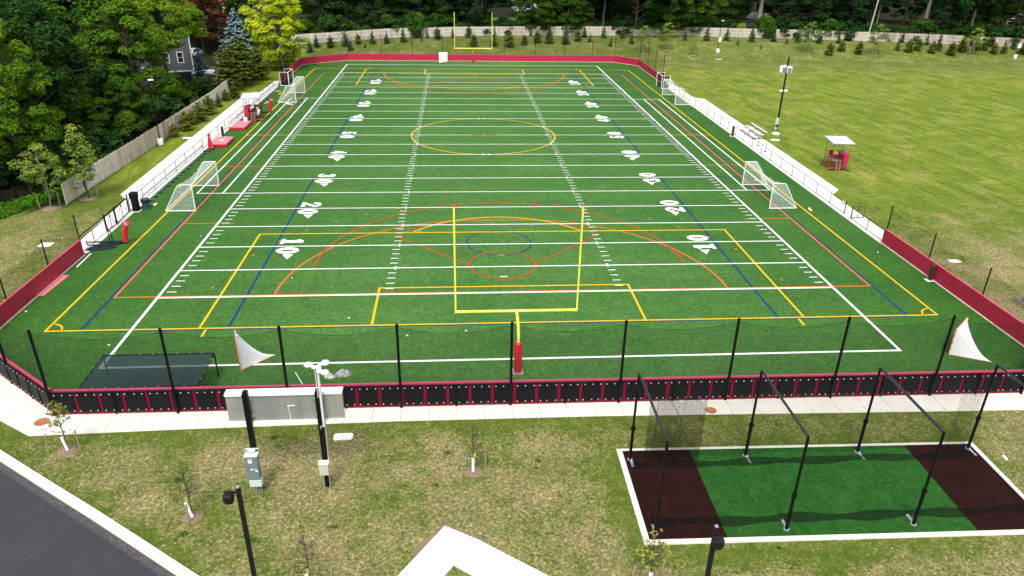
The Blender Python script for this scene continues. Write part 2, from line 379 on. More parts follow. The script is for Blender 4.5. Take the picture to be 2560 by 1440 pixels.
M['rust'] = mat('rusty_iron', (0.36, 0.13, 0.055), 0.8, var=0.3, scale=14, bmp=0.3)
M['siding'] = None
M['roof'] = mat('asphalt_shingle', (0.10, 0.10, 0.11), 0.9, var=0.3, scale=5, bmp=0.3)
M['glass'] = mat('window_glass', (0.02, 0.025, 0.03), 0.08, var=0.3)
M['rubber'] = mat('black_rubber', (0.012, 0.012, 0.013), 0.7)
M['navy'] = mat('navy_plastic', (0.02, 0.035, 0.06), 0.5)
M['bin_blue'] = mat('blue_grey_plastic', (0.045, 0.09, 0.13), 0.5)
M['tarp'] = mat('dark_tarp', (0.010, 0.016, 0.021), 0.6, var=0.3, scale=4, spec=.15)
M['red_metal'] = mat('red_enamel', (0.30, 0.010, 0.018), 0.4, var=0.1, scale=3)
M['roof_panel'] = mat('pale_grey_panel', (0.52, 0.54, 0.57), 0.5, var=0.05)
M['orange_metal'] = mat('orange_enamel', (0.62, 0.10, 0.03), 0.5, var=0.1)
M['guard'] = mat('white_tree_guard', (0.78, 0.79, 0.80), 0.5, var=0.05)
M['net_black'] = net_mat('black_net', (0.012, 0.014, 0.013), 0.048, 0.0055)
M['net_fine'] = net_mat('fine_black_mesh', (0.025, 0.045, 0.05), 0.012, 0.004, 0.62)
M['net_thick'] = net_mat('gathered_black_net', (0.004, 0.005, 0.005), 0.03, 0.0075)
M['net_white'] = net_mat('white_goal_net', (0.80, 0.82, 0.82), 0.13, 0.014)
M['net_lax'] = net_mat('white_lacrosse_net', (0.84, 0.85, 0.85), 0.04, 0.026, 0.45)
M['chain'] = net_mat('chain_link', (0.05, 0.045, 0.04), 0.06, 0.0011)
M['chain_red'] = net_mat('maroon_slatted_chain_link', (0.19, 0.007, 0.026), 0.055, 0.036)

# ================================================================== setting
# picket fence lines on the ground
LF = [G(u, v) for u, v in [(167, 511), (222, 473.5), (329, 404), (395, 360), (447, 324), (538, 261), (572, 231), (640, 180), (662, 156)]]
FF = [G(u, v) for u, v in [(700, 121), (740, 112), (860, 104), (1000, 95), (1150, 91), (1300, 89.5), (1500, 89.5), (1690, 90), (1850, 94), (2000, 98), (2150, 103), (2300, 108), (2450, 115), (2600, 122), (2750, 130)]]
FENCE = LF+FF
YARD = [(p[0], p[1]) for p in FENCE]+[(400, 90), (400, -300), (-600, -300), (-600, 10)]+[G(u, v)[:2] for u, v in [(-260, 560), (0, 540), (80, 528)]]
def inside(x, y, P=YARD):
    r = False; j = len(P)-1
    for i in range(len(P)):
        (xi, yi), (xj, yj) = P[i], P[j]
        if (yi > y) != (yj > y) and x < (xj-xi)*(y-yi)/(yj-yi)+xi: r = not r
        j = i
    return r
LAWNS = [(10, 164, 9), (72, 158, 9), (112, 146, 8), (132, 140, 6), (-70, 100, 6)]
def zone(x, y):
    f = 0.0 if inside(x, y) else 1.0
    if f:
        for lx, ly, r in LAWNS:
            d = math.hypot((x-lx)/1.2, y-ly)
            if d < r: f = min(f, sstep((d-r*0.75)/(r*0.25)))
    dry = 0.25
    if y < -5:
        dry = 0.50
        for d in (-6.1-y, min(max(4.3-x, y+8.9 if 3 < x < 24 else -1e3, -15.5-y if 3 < x < 24 else -1e3), 9) if x < 24 and -17.5 < y < -7 else 9, (-19.5-(x+14.0)*.0-y) if False else 9):
            if -.3 < d < 1.6: dry = min(dry, 0.16+0.34*sstep((d-.3)/1.3))
        e = (x+25.96)*.735-(-7.6-y)*1.0 if x < -13 else 9
        if -1 < e < 2.0: dry = min(dry, .2+.3*sstep(e/2.0))
    if y < -5 and x > 24: dry = 0.45
    if y >= -5 and x < -32: dry = 0.42*sstep((33-y)/10)+0.05
    if x > 32:
        dry = 0.20+0.45*sstep((30-y)/24)
        if y > 88: dry = 0.20+0.10*sstep((y-88)/22)
    if x < 34 and y > 114: dry = 0.30
    lush = 0.0
    if x > 33: lush = sstep((y-8)/30)*(1-sstep((y-98)/20))
    if x < -33: lush = sstep((y-28)/12)
    if f < 0.5 and not inside(x, y): dry = 0.0; lush = 0.5
    return f, dry, lush
def axis(a, b, step, ends):
    n = int((b-a)/step); core = [a+i*step for i in range(n+1)]
    return [a-e for e in reversed(ends)]+core+[core[-1]+e for e in ends]
xs = axis(-110, 190, 1.0, [5, 12, 25, 50, 100, 200, 400, 900, 1800]); ys = axis(-50, 190, 1.0, [5, 12, 25, 50, 100, 200, 400, 900, 1800])
me = bpy.data.meshes.new('ground'); nx, ny = len(xs), len(ys)
vs = [(x, y, H(x, y)) for y in ys for x in xs]
fs = [(j*nx+i, j*nx+i+1, (j+1)*nx+i+1, (j+1)*nx+i) for j in range(ny-1) for i in range(nx-1)]
me.from_pydata(vs, [], fs); me.materials.append(M['ground'])
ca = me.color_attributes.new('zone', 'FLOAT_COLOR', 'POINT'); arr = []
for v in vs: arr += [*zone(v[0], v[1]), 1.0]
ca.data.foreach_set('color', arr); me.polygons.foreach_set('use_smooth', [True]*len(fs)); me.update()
go = bpy.data.objects.new('ground', me); COL.objects.link(go); tag(go, kind='structure')

def sheet(name, poly, z, m, thick=0.0, kind='structure'):
    b = MB()
    if thick: b.prism(poly, z-thick, z)
    else: b.face([(x, y, z) for x, y in poly])
    return tag(b.build(name, m), kind=kind)
TURF = [(-24.75, -4.62), (28.75, -4.95), (32.75, -1.5), (32.75, 110.3), (28.8, 114.75), (-24.9, 114.95), (-32.8, 109.2), (-32.65, 60), (-32.6, 2.0)]
sheet('turf', TURF, 0.012, M['turf'])
# walk along the near wall, with its wide diagonal on the left
CW = [(-24.75, -4.62), (28.75, -4.95), (33.2, -1.1), (36.5, -3.2), (29.6, -6.6), (23.7, -6.5), (4.1, -6.05), (-6.6, -6.0), (-18.6, -6.2), (-25.2, -6.4)]
sheet('walk', CW, 0.03, M['walk'], 0.1)
sheet('corner_walk', [(-24.75, -4.62), (-25.2, -6.4), (-27.4, -4.95), (-29.3, -3.3), (-40.5, 6.5), (-38.5, 8.6), (-32.7, 2.0)], 0.034, M['walk_diag'], 0.1)
sheet('left_walk', [(-32.6, 17.4), (-32.62, 26.0), (-32.62, 86.5), (-33.4, 92), (-34.2, 92), (-34.4, 82.5), (-36.25, 81.3), (-35.85, 31.8), (-34.85, 30.5), (-34.2, 17.4)], 0.035, M['walk_side'], 0.1)
sheet('right_walk', [(32.62, 17.6), (34.5, 17.6), (34.55, 30.4), (36.0, 32.0), (36.25, 78.2), (35.0, 78.9), (34.3, 92), (32.62, 92)], 0.035, M['walk_side'], 0.1)
sheet('lower_path', [(-4.15, -13.76), (-2.7, -14.66), (0.0, -16.72), (4.3, -19.95), (2.6, -20.8), (-3.77, -15.99), (-6.65, -20.1), (-8.3, -19.7)], 0.04, M['slab'], 0.1)
sheet('path_earth_edge', [(-4.17, -13.6), (-2.6, -14.5), (-2.45, -14.75), (-2.75, -14.75), (-4.15, -13.85), (-5.4, -15.4), (-5.6, -15.3)], 0.018, M['mulch'])
b = MB(); b.strip([(-3.77, -15.99), (-2.86, -14.72)], 0.02, 0.0445); b.strip([(-3.77, -15.99), (-5.17, -15.05)], 0.012, 0.0445); b.strip([(-1.75, -17.3), (-0.9, -16.2)], 0.012, 0.0445)
tag(b.build('path_joints', M['wood']), kind='structure')
# road with its kerb in the lower left corner
kp = [G(u, v)[:2] for u, v in [(-340, 920), (-150, 1037), (0, 1128), (128, 1208.6), (249, 1283.5), (349, 1348), (490, 1440)]]
dx, dy = kp[-1][0]-kp[-2][0], kp[-1][1]-kp[-2][1]; kp.append((kp[-1][0]+dx*6, kp[-1][1]+dy*6))
def offs(P, d):
    out = []
    for i in range(len(P)):
        a = Vector(P[max(i-1, 0)]); c = Vector(P[min(i+1, len(P)-1)]); t = (c-a).normalized(); out.append((P[i][0]+t.y*d, P[i][1]-t.x*d))
    return out
k_in = offs(kp, 0.42)
sheet('road', k_in+[(k_in[-1][0]-25, k_in[-1][1]-6), (-60, -30), (-60, 6)], 0.008, M['asphalt'])
sheet('road_gutter', offs(kp, 0.40)+list(reversed(offs(kp, 0.78))), 0.0125, mat('gutter_asphalt', (0.055, 0.055, 0.062), 0.9, var=0.35, scale=5))
b = MB()
for i in range(len(kp)-1): b.prism([kp[i], kp[i+1], k_in[i+1], k_in[i]][::-1], -0.05, 0.14)
tag(b.build('kerb', M['kerb']), kind='structure')
# batting cage pad
sheet('cage_kerb', [(4.4, -8.92), (22.98, -9.22), (22.85, -15.62), (4.33, -15.32)], 0.07, M['kerb'], 0.15)
I = [(4.66, -9.12), (8.06, -9.175), (8.0, -15.14), (4.6, -15.08)]
sheet('cage_clay_near', I[::-1], 0.082, M['clay'])
sheet('cage_turf', [(8.06, -9.175), (8.0, -15.14), (19.2, -15.33), (19.25, -9.36)], 0.082, M['turf_cage'])
sheet('cage_clay_far', [(19.25, -9.36), (19.2, -15.33), (22.62, -15.38), (22.72, -9.41)], 0.082, M['clay'])

# ------------------------------------------------------------------ pitch markings
HW, GL, L5 = 24.384, 9.144, 4.572
FY = 109.728
Z0 = 0.016
marks = {k: MB() for k in ('white', 'yellow', 'orange', 'red', 'blue')}
ZL = {'blue': Z0, 'orange': Z0+.004, 'red': Z0+.008, 'yellow': Z0+.012, 'white': Z0+.016}
def ln(c, pts, wd, closed=False, both=False):
    marks[c].strip(pts, wd, ZL[c], closed)
    if both: marks[c].strip([(p[0], FY-p[1]) for p in pts], wd, ZL[c], closed)
def arc(cx, cy, r, a0, a1, n=48): return [(cx+r*math.cos(rad(a0+(a1-a0)*i/n)), cy+r*math.sin(rad(a0+(a1-a0)*i/n))) for i in range(n+1)]
WL, CL = 0.15, 0.13
# football
marks['white'].strip([(-HW, 0), (HW, 0), (HW, FY), (-HW, FY)], 0.20, ZL['white'], True)
for k in range(0, 21):
    y = GL+k*L5; e = HW-0.13; wd = 0.20 if k in (0, 20) else WL
    if k == 10: ln('white', [(-e, y), (-1.5, y)], wd); ln('white', [(1.5, y), (e, y)], wd)
    else: ln('white', [(-e, y), (e, y)], wd)
for yd in range(1, 100):
    y = GL+yd*0.9144
    if yd % 5 == 0:
        for sx in (-1, 1):
            for d in (-1, 1): ln('white', [(sx*8.24, y+d*0.09), (sx*8.24, y+d*0.33)], 0.12)
        continue
    for sx in (-1, 1):
        ln('white', [(sx*8.13, y), (sx*8.74, y)], 0.11); ln('white', [(sx*(HW-0.35), y), (sx*(HW-1.0), y)], 0.11)
for sy in (1, -1):
    ln('white', [(-0.3, FY/2-sy*(FY/2-GL-2.74)), (0.3, FY/2-sy*(FY/2-GL-2.74))], 0.12)
    ln('white', [(-0.3, FY/2+sy*L5*2), (-0.3+0.25, FY/2+sy*L5*2+0.001)], 0.34) if False else None
    y = FY/2+sy*L5*2
    for q in (-1, 1): ln('white', [(q*0.35-0.14, y+0.09), (q*0.35+0.14, y+0.28)], 0.1); ln('white', [(q*0.35-0.14, y-0.09), (q*0.35+0.14, y-0.28)], 0.1)
y1, y2 = GL+22.86, FY-GL-22.86
for sx in (-1, 1):
    xo = sx*28.7
    marks['white'].strip([(sx*(HW+0.13), y1), (xo, y1), (xo, y2), (sx*(HW+0.13), y2)], 0.16, ZL['white'])
    ln('white', [(sx*26.25, y1+0.08), (sx*26.25, y2-0.08)], 0.16)
# digits: cells of a fine grid inside bold strokes
def seg_in(px, py, a, b, r):
    ax, ay = a; bx, by = b; dx, dy = bx-ax, by-ay; t = max(0, min(1, ((px-ax)*dx+(py-ay)*dy)/(dx*dx+dy*dy+1e-9)))
    return math.hypot(px-ax-t*dx, py-ay-t*dy) < r
def poly_in(px, py, pts, r): return any(seg_in(px, py, pts[i], pts[i+1], r) for i in range(len(pts)-1))
def digit_in(d, x, y):
    if d == 0:
        a = ((x-.6)/.6)**2+((y-.92)/.92)**2 < 1; b_ = ((x-.6)/.15)**2+((y-.92)/.52)**2 < 1; return a and not b_
    if d == 1: return (.38 < x < .86 and y < 1.83) or (.12 < x < 1.12 and y < .3) or seg_in(x, y, (.6, 1.68), (.3, 1.42), .15)
    if d == 2: return poly_in(x, y, arc(.6, 1.3, .36, 190, -35, 10)+[(.3, .3)], .19) or (.05 < x < 1.15 and y < .36)
    if d == 3: return poly_in(x, y, arc(.58, 1.34, .30, 165, -80, 10), .19) or poly_in(x, y, arc(.58, .52, .34, 80, -165, 10), .19)
    if d == 4: return (.62 < x < 1.0 and y < 1.83) or (.05 < x < 1.18 and .38 < y < .74) or seg_in(x, y, (.78, 1.68), (.2, .6), .17)
    if d == 5: return (.18 < x < 1.1 and 1.5 < y < 1.83) or (.18 < x < .52 and .95 < y < 1.6) or poly_in(x, y, arc(.55, .6, .40, 135, -150, 12), .2)
def digit(d, ox, oy, sx):
    """sx=-1: read from the left touchline, +1: from the right"""
    S = 0.0458; z = ZL['white']+.004; W_ = 1.2
    for j in range(40):
        y = (j+.5)*S; run = None
        for i in range(28):
            x = (i+.5)*S; on = i < 27 and x < W_+.05 and digit_in(d, x, y)
            if on and run is None: run = i
            if not on and run is not None:
                xa, xb = run*S, i*S; h0, h1 = y-S/2, y+S/2
                xa *= 1.08; xb *= 1.08
                if sx < 0: q = [(ox+h0, oy-xa), (ox+h0, oy-xb), (ox+h1, oy-xb), (ox+h1, oy-xa)]
                else: q = [(ox-h0, oy+xa), (ox-h0, oy+xb), (ox-h1, oy+xb), (ox-h1, oy+xa)]
                marks['white'].face([(*p, z) for p in q]); run = None
for k in range(1, 10):
    y = GL+k*9.144; n = (k if k <= 5 else 10-k)
    digit(n, -18.05, y+1.70, -1); digit(0, -18.05, y-0.24, -1)
    digit(n, 18.05, y-1.70, 1); digit(0, 18.05, y+0.24, 1)
    if k == 5: continue
    s = -1 if k < 5 else 1
    for sx in (-1, 1):
        xc = sx*16.95; yb = y+s*1.72; marks['white'].face([(xc-.43, yb, ZL['white']+.004), (xc+.43, yb, ZL['white']+.004), (xc-sx*.12, yb+s*.95, ZL['white']+.004)])
# soccer
sy0 = 4.6
marks['yellow'].strip([(-29.7, sy0), (29.7, sy0), (29.7, FY-sy0), (-29.7, FY-sy0)], 0.15, ZL['yellow'], True)
ln('yellow', [(-29.62, FY/2), (29.62, FY/2)], CL)
ln('yellow', [(-20.16, sy0+.08), (-20.16, 21.06), (20.16, 21.06), (20.16, sy0+.08)], 0.16, both=True)
ln('yellow', [(-9.14, sy0+.08), (-9.14, 10.2), (9.14, 10.2), (9.14, sy0+.08)], 0.16, both=True)
for sx in (-1, 1):
    ln('yellow', [(sx*19.68, 4.4), (sx*19.68, 3.5)], 0.16, both=True)
    ln('yellow', arc(sx*29.7, sy0, 0.95, 90 if sx > 0 else 0, 180 if sx > 0 else 90, 10), 0.12, both=True)
ln('yellow', arc(0, 15.57, 9.15, 36.9, 143.1, 40), 0.15, both=True)
ln('yellow', arc(0, FY/2, 9.15, 0, 360, 96)[:-1], 0.15, closed=True)
ln('yellow', [(-0.3, 15.96), (0.3, 15.96)], 0.1, both=True); ln('yellow', arc(0, FY/2, .14, 0, 360, 10)[:-1], 0.16, closed=True)
# lacrosse, hockey
for sx in (-1, 1):
    ln('orange', [(sx*27.36, 9.3), (sx*27.36, FY-9.3)], 0.16); ln('blue', [(sx*27.54, 4.75), (sx*27.54, FY-4.75)], 0.18)
    ln('blue', [(sx*18.33, 4.75), (sx*18.33, 36.5)], 0.17, both=True); ln('blue', [(sx*18.33, 45.9), (sx*18.33, FY-45.9)], 0.17)
    ln('blue', [(sx*24.5, 36.62), (sx*27.45, 36.62)], 0.13, both=True)
    ln('orange', [(sx*27.28, 23.75), (sx*22.9, 23.75)], 0.12, both=True); ln('orange', [(sx*24.5, 41.15), (sx*29.6, 41.15)], 0.12, both=True)
ln('orange', [(-27.28, 9.33), (27.28, 9.33)], 0.15, both=True); ln('blue', [(-27.45, 4.47), (27.45, 4.47)], 0.12, both=True)
ln('orange', arc(1.83, 9.4, 14.6, 0, 90, 30)+arc(-1.83, 9.4, 14.6, 90, 180, 30), 0.15, both=True)
for px, py in [(-16.4, 21.9), (-14.2, 24.1), (-18.2, 19.4), (-19.6, 16.6), (-20.6, 13.6), (-21.1, 10.7), (-11.7, 25.8), (-9, 27.2), (-6.1, 28.1), (-3.1, 28.6), (3, 28.5), (6, 28), (8.9, 27.1), (11.7, 25.7), (14.1, 23.9), (16.3, 21.8), (18.2, 19.4), (19.6, 16.6), (20.6, 13.6), (21.1, 10.7)]:
    a = math.atan2(py-9.4, px); ln('orange', [(px-math.sin(a)*-.17, py-math.cos(a)*.17), (px+math.sin(a)*-.17, py+math.cos(a)*.17)], 0.13, both=True)
ln('red', arc(0, 14.16, 2.58, 0, 360, 56)[:-1], 0.12, closed=True, both=True); ln('blue', arc(0, 18.62, 2.68, 0, 360, 56)[:-1], 0.12, closed=True, both=True)
a = math.degrees(math.atan2(6.0, 8.6))
ln('red', [(2.64, 14.2)]+arc(0, 14.16, 10.5, a, 180-a, 50)+[(-2.64, 14.2)], 0.12, both=True)
ln('red', arc(0, 14.16, 14.5, 0, 180, 70), 0.14, both=True)
for k, cn in (('white', 'white_markings'), ('yellow', 'yellow_markings'), ('orange', 'orange_markings'), ('red', 'red_markings'), ('blue', 'blue_markings')):
    tag(marks[k].build(cn, M[k+'_line']), kind='structure')

# ================================================================== walls and fences round the pitch
def lerp(a, b, t): return tuple(a[i]+(b[i]-a[i])*t for i in range(len(a)))
def along(P, step):
    """points every step metres along polyline with direction"""
    out = []
    for i in range(len(P)-1):
        a, b = Vector(P[i][:2]), Vector(P[i+1][:2]); L = (b-a).length; n = max(1, round(L/step))
        for k in range(n): out.append((a+(b-a)*(k/n), a+(b-a)*((k+1)/n)))
    return out
def padded_wall(P, label, posts, ph, group='maroon padded walls round the pitch', h=1.27):
    x0, y0 = P[0]; t = thing('padded_wall', (x0, y0, 0), label, 'wall', group); inner = P
    for a, b_ in along(P, 2.44):
        d = b_-a; L = d.length; m = (a+b_)/2; rz = math.atan2(d.y, d.x)
        q = MB(); q.rbox((0, 0, 0.05+h/2-.02), (L-0.012, 0.12, h-.04), 0.03); q.cur = 0
        o = q.build('pad', M['maroon'], t, (m.x-x0, m.y-y0, 0)); o.rotation_euler = (0, 0, rz)
        q = MB(); q.rbox((0, 0, 0.05+h-.02), (L, 0.135, 0.05), 0.025); o = q.build('cap', M['maroon_lit_top'], t, (m.x-x0, m.y-y0, 0)); o.rotation_euler = (0, 0, rz)  # top edge of the pad, painted paler as if brightly lit
    q = MB()
    for a, b_ in along(P, 8):
        d = b_-a; m = (a+b_)/2; q.box((m.x-x0, m.y-y0, 0.02), (d.length, 0.26, 0.075), math.atan2(d.y, d.x))
    q.build('concrete_footing', M['kerb'], t)
    for (px, py) in posts:
        q = MB(); q.cyl((0, 0, 0), (0, 0, ph), 0.05, n=8); q.cyl((0, 0, ph-.02), (0, 0, ph+.05), 0.062, n=8)
        q.build('net_post', M['black'], t, (px-x0, py-y0, 0))
    # light ball net between the posts
    if len(posts) > 1:
        q = MB(); N = 6
        for (ax, ay), (bx, by) in zip(posts[:-1], posts[1:]):
            L = math.hypot(bx-ax, by-ay)
            for i in range(N):
                s0, s1 = i/N, (i+1)/N; sg = lambda s: ph-0.08-0.35*4*s*(1-s)
                q.face([(ax+(bx-ax)*s0-x0, ay+(by-ay)*s0-y0, h), (ax+(bx-ax)*s1-x0, ay+(by-ay)*s1-y0, h), (ax+(bx-ax)*s1-x0, ay+(by-ay)*s1-y0, sg(s1)), (ax+(bx-ax)*s0-x0, ay+(by-ay)*s0-y0, sg(s0))],
                       [(s0*L, 0), (s1*L, 0), (s1*L, sg(s1)-h), (s0*L, sg(s0)-h)])
        q.build('ball_net', M['net_black'], t)
    return t
padded_wall([(-32.75, 17.0), (-32.78, 2.1)], 'maroon padded wall on the left side of the pitch ending at the black gate', [(-32.95, 17.3), (-32.95, 12.4), (-32.95, 6.9), (-33.0, 2.0)], 3.15)
padded_wall([(32.85, -1.4), (32.83, 17.7)], 'long maroon padded wall on the near right side with a black post pad', [(33.05, -1.2), (33.05, 5.2), (33.05, 11.6), (33.05, 17.75)], 3.25)
fp = [(x, 115.15) for x in (-24.7, -18.2, -12.1, -6.0, 0.25, 6.35, 12.6, 18.6, 24.3)]
padded_wall([(-32.83, 91.6), (-32.85, 109.2), (-24.9, 114.95), (28.8, 114.78), (32.83, 110.3), (32.83, 90.6)],
            'maroon padded wall across the far end behind the goalpost with angled corners',
            [(-33.05, 92.5), (-33.05, 98), (-33.05, 103.6), (-33.05, 109.3)]+fp+[(28.9, 115.0), (33.05, 110.4), (33.05, 103.8), (33.05, 98), (33.05, 92.3)], 4.9)

# near wall of black boards on maroon chain link, with tall net posts
NW = [(-40.2, 8.2), (-24.75, -4.55), (28.72, -4.9), (33.0, -1.2)]
t = thing('board_fence', (0, -4.7, 0), 'black boards with white discs on maroon chain link, tall net posts, near end', 'fence')
ox, oy = 0, -4.7
hW = 1.33
for a, b_ in along(NW, 1.225):
    d = b_-a; L = d.length; m = (a+b_)/2; rz = math.atan2(d.y, d.x); q = MB()
    q.box((0, -0.05, 0.755), (L-0.17, 0.035, 1.17)); q.cur = 1
    for zz in (0.25, 1.24):
        for xx in (-0.42, 0.0, 0.42):
            xx += random.Random(int(a.x*97+zz*31+xx*9)).uniform(-.05, .05)
            q.cyl((xx, -0.066, zz), (xx, -0.082, zz), 0.033, n=10, smooth=False)
    o = q.build('board', [M['black_board'], M['disc']], t, (m.x-ox, m.y-oy, 0)); o.rotation_euler = (0, 0, rz)
def wallrun(q, off, z0, z1, wd):
    for i in range(len(NW)-1):
        a, b_ = Vector(NW[i]), Vector(NW[i+1]); d = (b_-a); n = Vector((-d.y, d.x)).normalized(); m = (a+b_)/2+n*off
        q.box((m.x-ox, m.y-oy, (z0+z1)/2), (d.length+wd*.8, wd, z1-z0), math.atan2(d.y, d.x))
q = MB()
for i in range(len(NW)-1):
    a, b_ = Vector(NW[i]), Vector(NW[i+1]); L = (b_-a).length
    q.face([(a.x-ox, a.y-oy, .06), (b_.x-ox, b_.y-oy, .06), (b_.x-ox, b_.y-oy, hW), (a.x-ox, a.y-oy, hW)], [(0, 0), (L, 0), (L, hW), (0, hW)])
q.build('chain_link', M['chain_red'], t)
q = MB(); wallrun(q, 0.14, 0.1, 1.38, 0.08); q.build('inner_pad', M['maroon'], t)
q = MB(); wallrun(q, 0.115, 1.383, 1.45, 0.16); q.build('top_cap', M['maroon_lit_top'], t)
q = MB(); wallrun(q, -0.02, 0.05, 0.13, 0.05); q.build('bottom_rail', M['maroon_dark'], t)
q = MB()
for i in range(len(NW)-1):
    a, b_ = NW[i], NW[i+1]; q.cyl((a[0]-ox, a[1]-oy-.03, 1.36), (b_[0]-ox, b_[1]-oy-.03, 1.36), 0.028, n=8)
q.build('top_rail', M['black'], t)
tall = [(-38.2, 6.4), (-33.2, 2.3), (-28.55, -1.45), (-24.75, -4.68), (-18.4, -4.75), (-12.55, -4.75), (-6.6, -4.78), (-.66, -4.8), (5.35, -4.85), (11.4, -4.87), (17.45, -4.93), (23.3, -4.98), (28.75, -5.05), (33.1, -1.35)]
for (px, py) in tall:
    q = MB(); q.cyl((0, 0, 0), (0, 0, 5.1), 0.075, n=10); q.cyl((0, 0, 5.08), (0, 0, 5.2), 0.09, 0.07, n=10); q.cyl((0, 0, 1.38), (0, 0, 1.47), 0.095, n=10)
    q.build('net_post', M['black'], t, (px-ox, py-oy, 0))
for i in range(len(tall)-1):
    a, b_ = tall[i], tall[i+1]; mx, my = (a[0]+b_[0])/2, (a[1]+b_[1])/2
    q = MB(); q.cyl((0, 0, 0), (0, 0, 1.42), 0.035, n=8); q.build('short_post', M['black'], t, (mx-ox, my-oy, 0))
q = MB(); qc = MB(); N = 10
for i in range(len(tall)-1):
    (ax, ay), (bx, by) = tall[i], tall[i+1]; ay += .1; by += .1; L = math.hypot(bx-ax, by-ay); sg = lambda s: 4.95-0.42*4*s*(1-s); pts = []
    for k in range(N):
        s0, s1 = k/N, (k+1)/N; f = lambda s, z: (ax+(bx-ax)*s-ox, ay+(by-ay)*s-oy, z)
        q.face([f(s0, 1.4), f(s1, 1.4), f(s1, sg(s1)), f(s0, sg(s0))], [(s0*L, 0), (s1*L, 0), (s1*L, sg(s1)-1.4), (s0*L, sg(s0)-1.4)])
    for k in range(N+1): s = k/N; pts.append((ax+(bx-ax)*s-ox, ay+(by-ay)*s-oy, sg(s)))
    qc.tube(pts, 0.009, 4)
q.build('ball_net', M['net_black'], t); qc.build('net_cable', M['black'], t)

# low rail fences along both touchlines
def railing(P, label, hgt=1.12, step=3.05, skip=()):
    x0, y0 = P[0]; t = thing('rail_fence', (x0, y0, 0), label, 'fence', 'low chain link rail fences beside the pitch')
    q = MB(); r = MB(); n_ = MB()
    for a, b_ in along(P, 999):
        L = (b_-a).length; q.cyl((a.x-x0, a.y-y0, hgt), (b_.x-x0, b_.y-y0, hgt), 0.026, n=8); r.cyl((a.x-x0, a.y-y0, .10), (b_.x-x0, b_.y-y0, .10), 0.018, n=6)
        n_.face([(a.x-x0, a.y-y0, .1), (b_.x-x0, b_.y-y0, .1), (b_.x-x0, b_.y-y0, hgt), (a.x-x0, a.y-y0, hgt)], [(0, 0), (L, 0), (L, hgt), (0, hgt)])
    q.build('top_rail', M['rail'], t); r.build('bottom_rail', M['rail'], t); n_.build('chain_link', M['chain'], t)
    pts = [a for a, b_ in along(P, step)]+[Vector(P[-1])]
    for a in pts:
        q = MB(); q.cyl((0, 0, 0), (0, 0, hgt+.03), 0.03, n=8); q.build('post', M['rail'], t, (a.x-x0, a.y-y0, 0))
    return t
railing([(-33.0, 17.2), (-33.0, 21.9)], 'short rail between left maroon wall and black double gate')
railing([(-33.05, 27.1), (-33.1, 91.5)], 'long rail fence behind white benches on the left touchline')
railing([(33.0, 24.85), (33.05, 90.5)], 'long rail fence between right touchline and the right walk')
railing([(33.0, 17.75), (32.98, 23.45)], 'short rail between right maroon wall and the open gate')
def gate_leaf(t, x0, y0, x1, y1, hh=1.35, thick=0.04, m='black'):
    q = MB(); L = Vector((x1-x0, y1-y0)).length; d = ((x1-x0)/L, (y1-y0)/L)
    q.tube([(x0, y0, .12), (x0, y0, hh), (x1, y1, hh), (x1, y1, .12), (x0, y0, .12)], thick, 6)
    for s in (.5,): q.cyl((x0+d[0]*L*s, y0+d[1]*L*s, .12), (x0+d[0]*L*s, y0+d[1]*L*s, hh), thick*.7, n=6)
    q.cyl((x0, y0, .15), (x0+d[0]*L*.5, y0+d[1]*L*.5, hh-.05), thick*.5, n=6); q.cyl((x1, y1, .15), (x0+d[0]*L*.5, y0+d[1]*L*.5, hh-.05), thick*.5, n=6)
    return q.build('gate_leaf', M[m], t)
t = thing('double_gate', (-33.0, 22.0, 0), 'black double gate with cross braced leaves beside the left maroon wall', 'gate')
gate_leaf(t, 0, .05, .12, 1.55); gate_leaf(t, .12, 1.75, -.05, 4.7)
for px, py, ph in ((-.05, 0, 1.55), (.15, 1.65, 1.6), (-.05, 4.85, 1.65)):
    q = MB(); q.cyl((0, 0, 0), (0, 0, ph), 0.055, n=8); q.cyl((0, 0, ph-.01), (0, 0, ph+.05), 0.07, 0.03, n=8); q.build('gate_post', M['black'], t, (px, py, 0))
q = MB(); q.cyl((0, -4.6, 1.38), (0.02, 4.8, 1.42), 0.045, n=8); q.build('top_track', M['black'], t)
t = thing('single_gate', (32.98, 23.5, 0), 'open black chain link gate leaf swung over the right walk', 'gate')
gate_leaf(t, 0, 0, 1.25, 0.05, 1.2, 0.028)
q = MB(); q.cyl((0, 0, 0), (0, 0, 1.3), 0.045, n=8); q.build('gate_post', M['black'], t)
q = MB(); q.cyl((0.02, 1.32, 0), (0.02, 1.32, 1.3), 0.045, n=8); q.build('gate_post', M['black'], t)
q = MB(); q.box((-.02, 1.7, 1.0), (0.03, 0.5, 0.35)); q.build('notice_board', M['white_paint'], t)

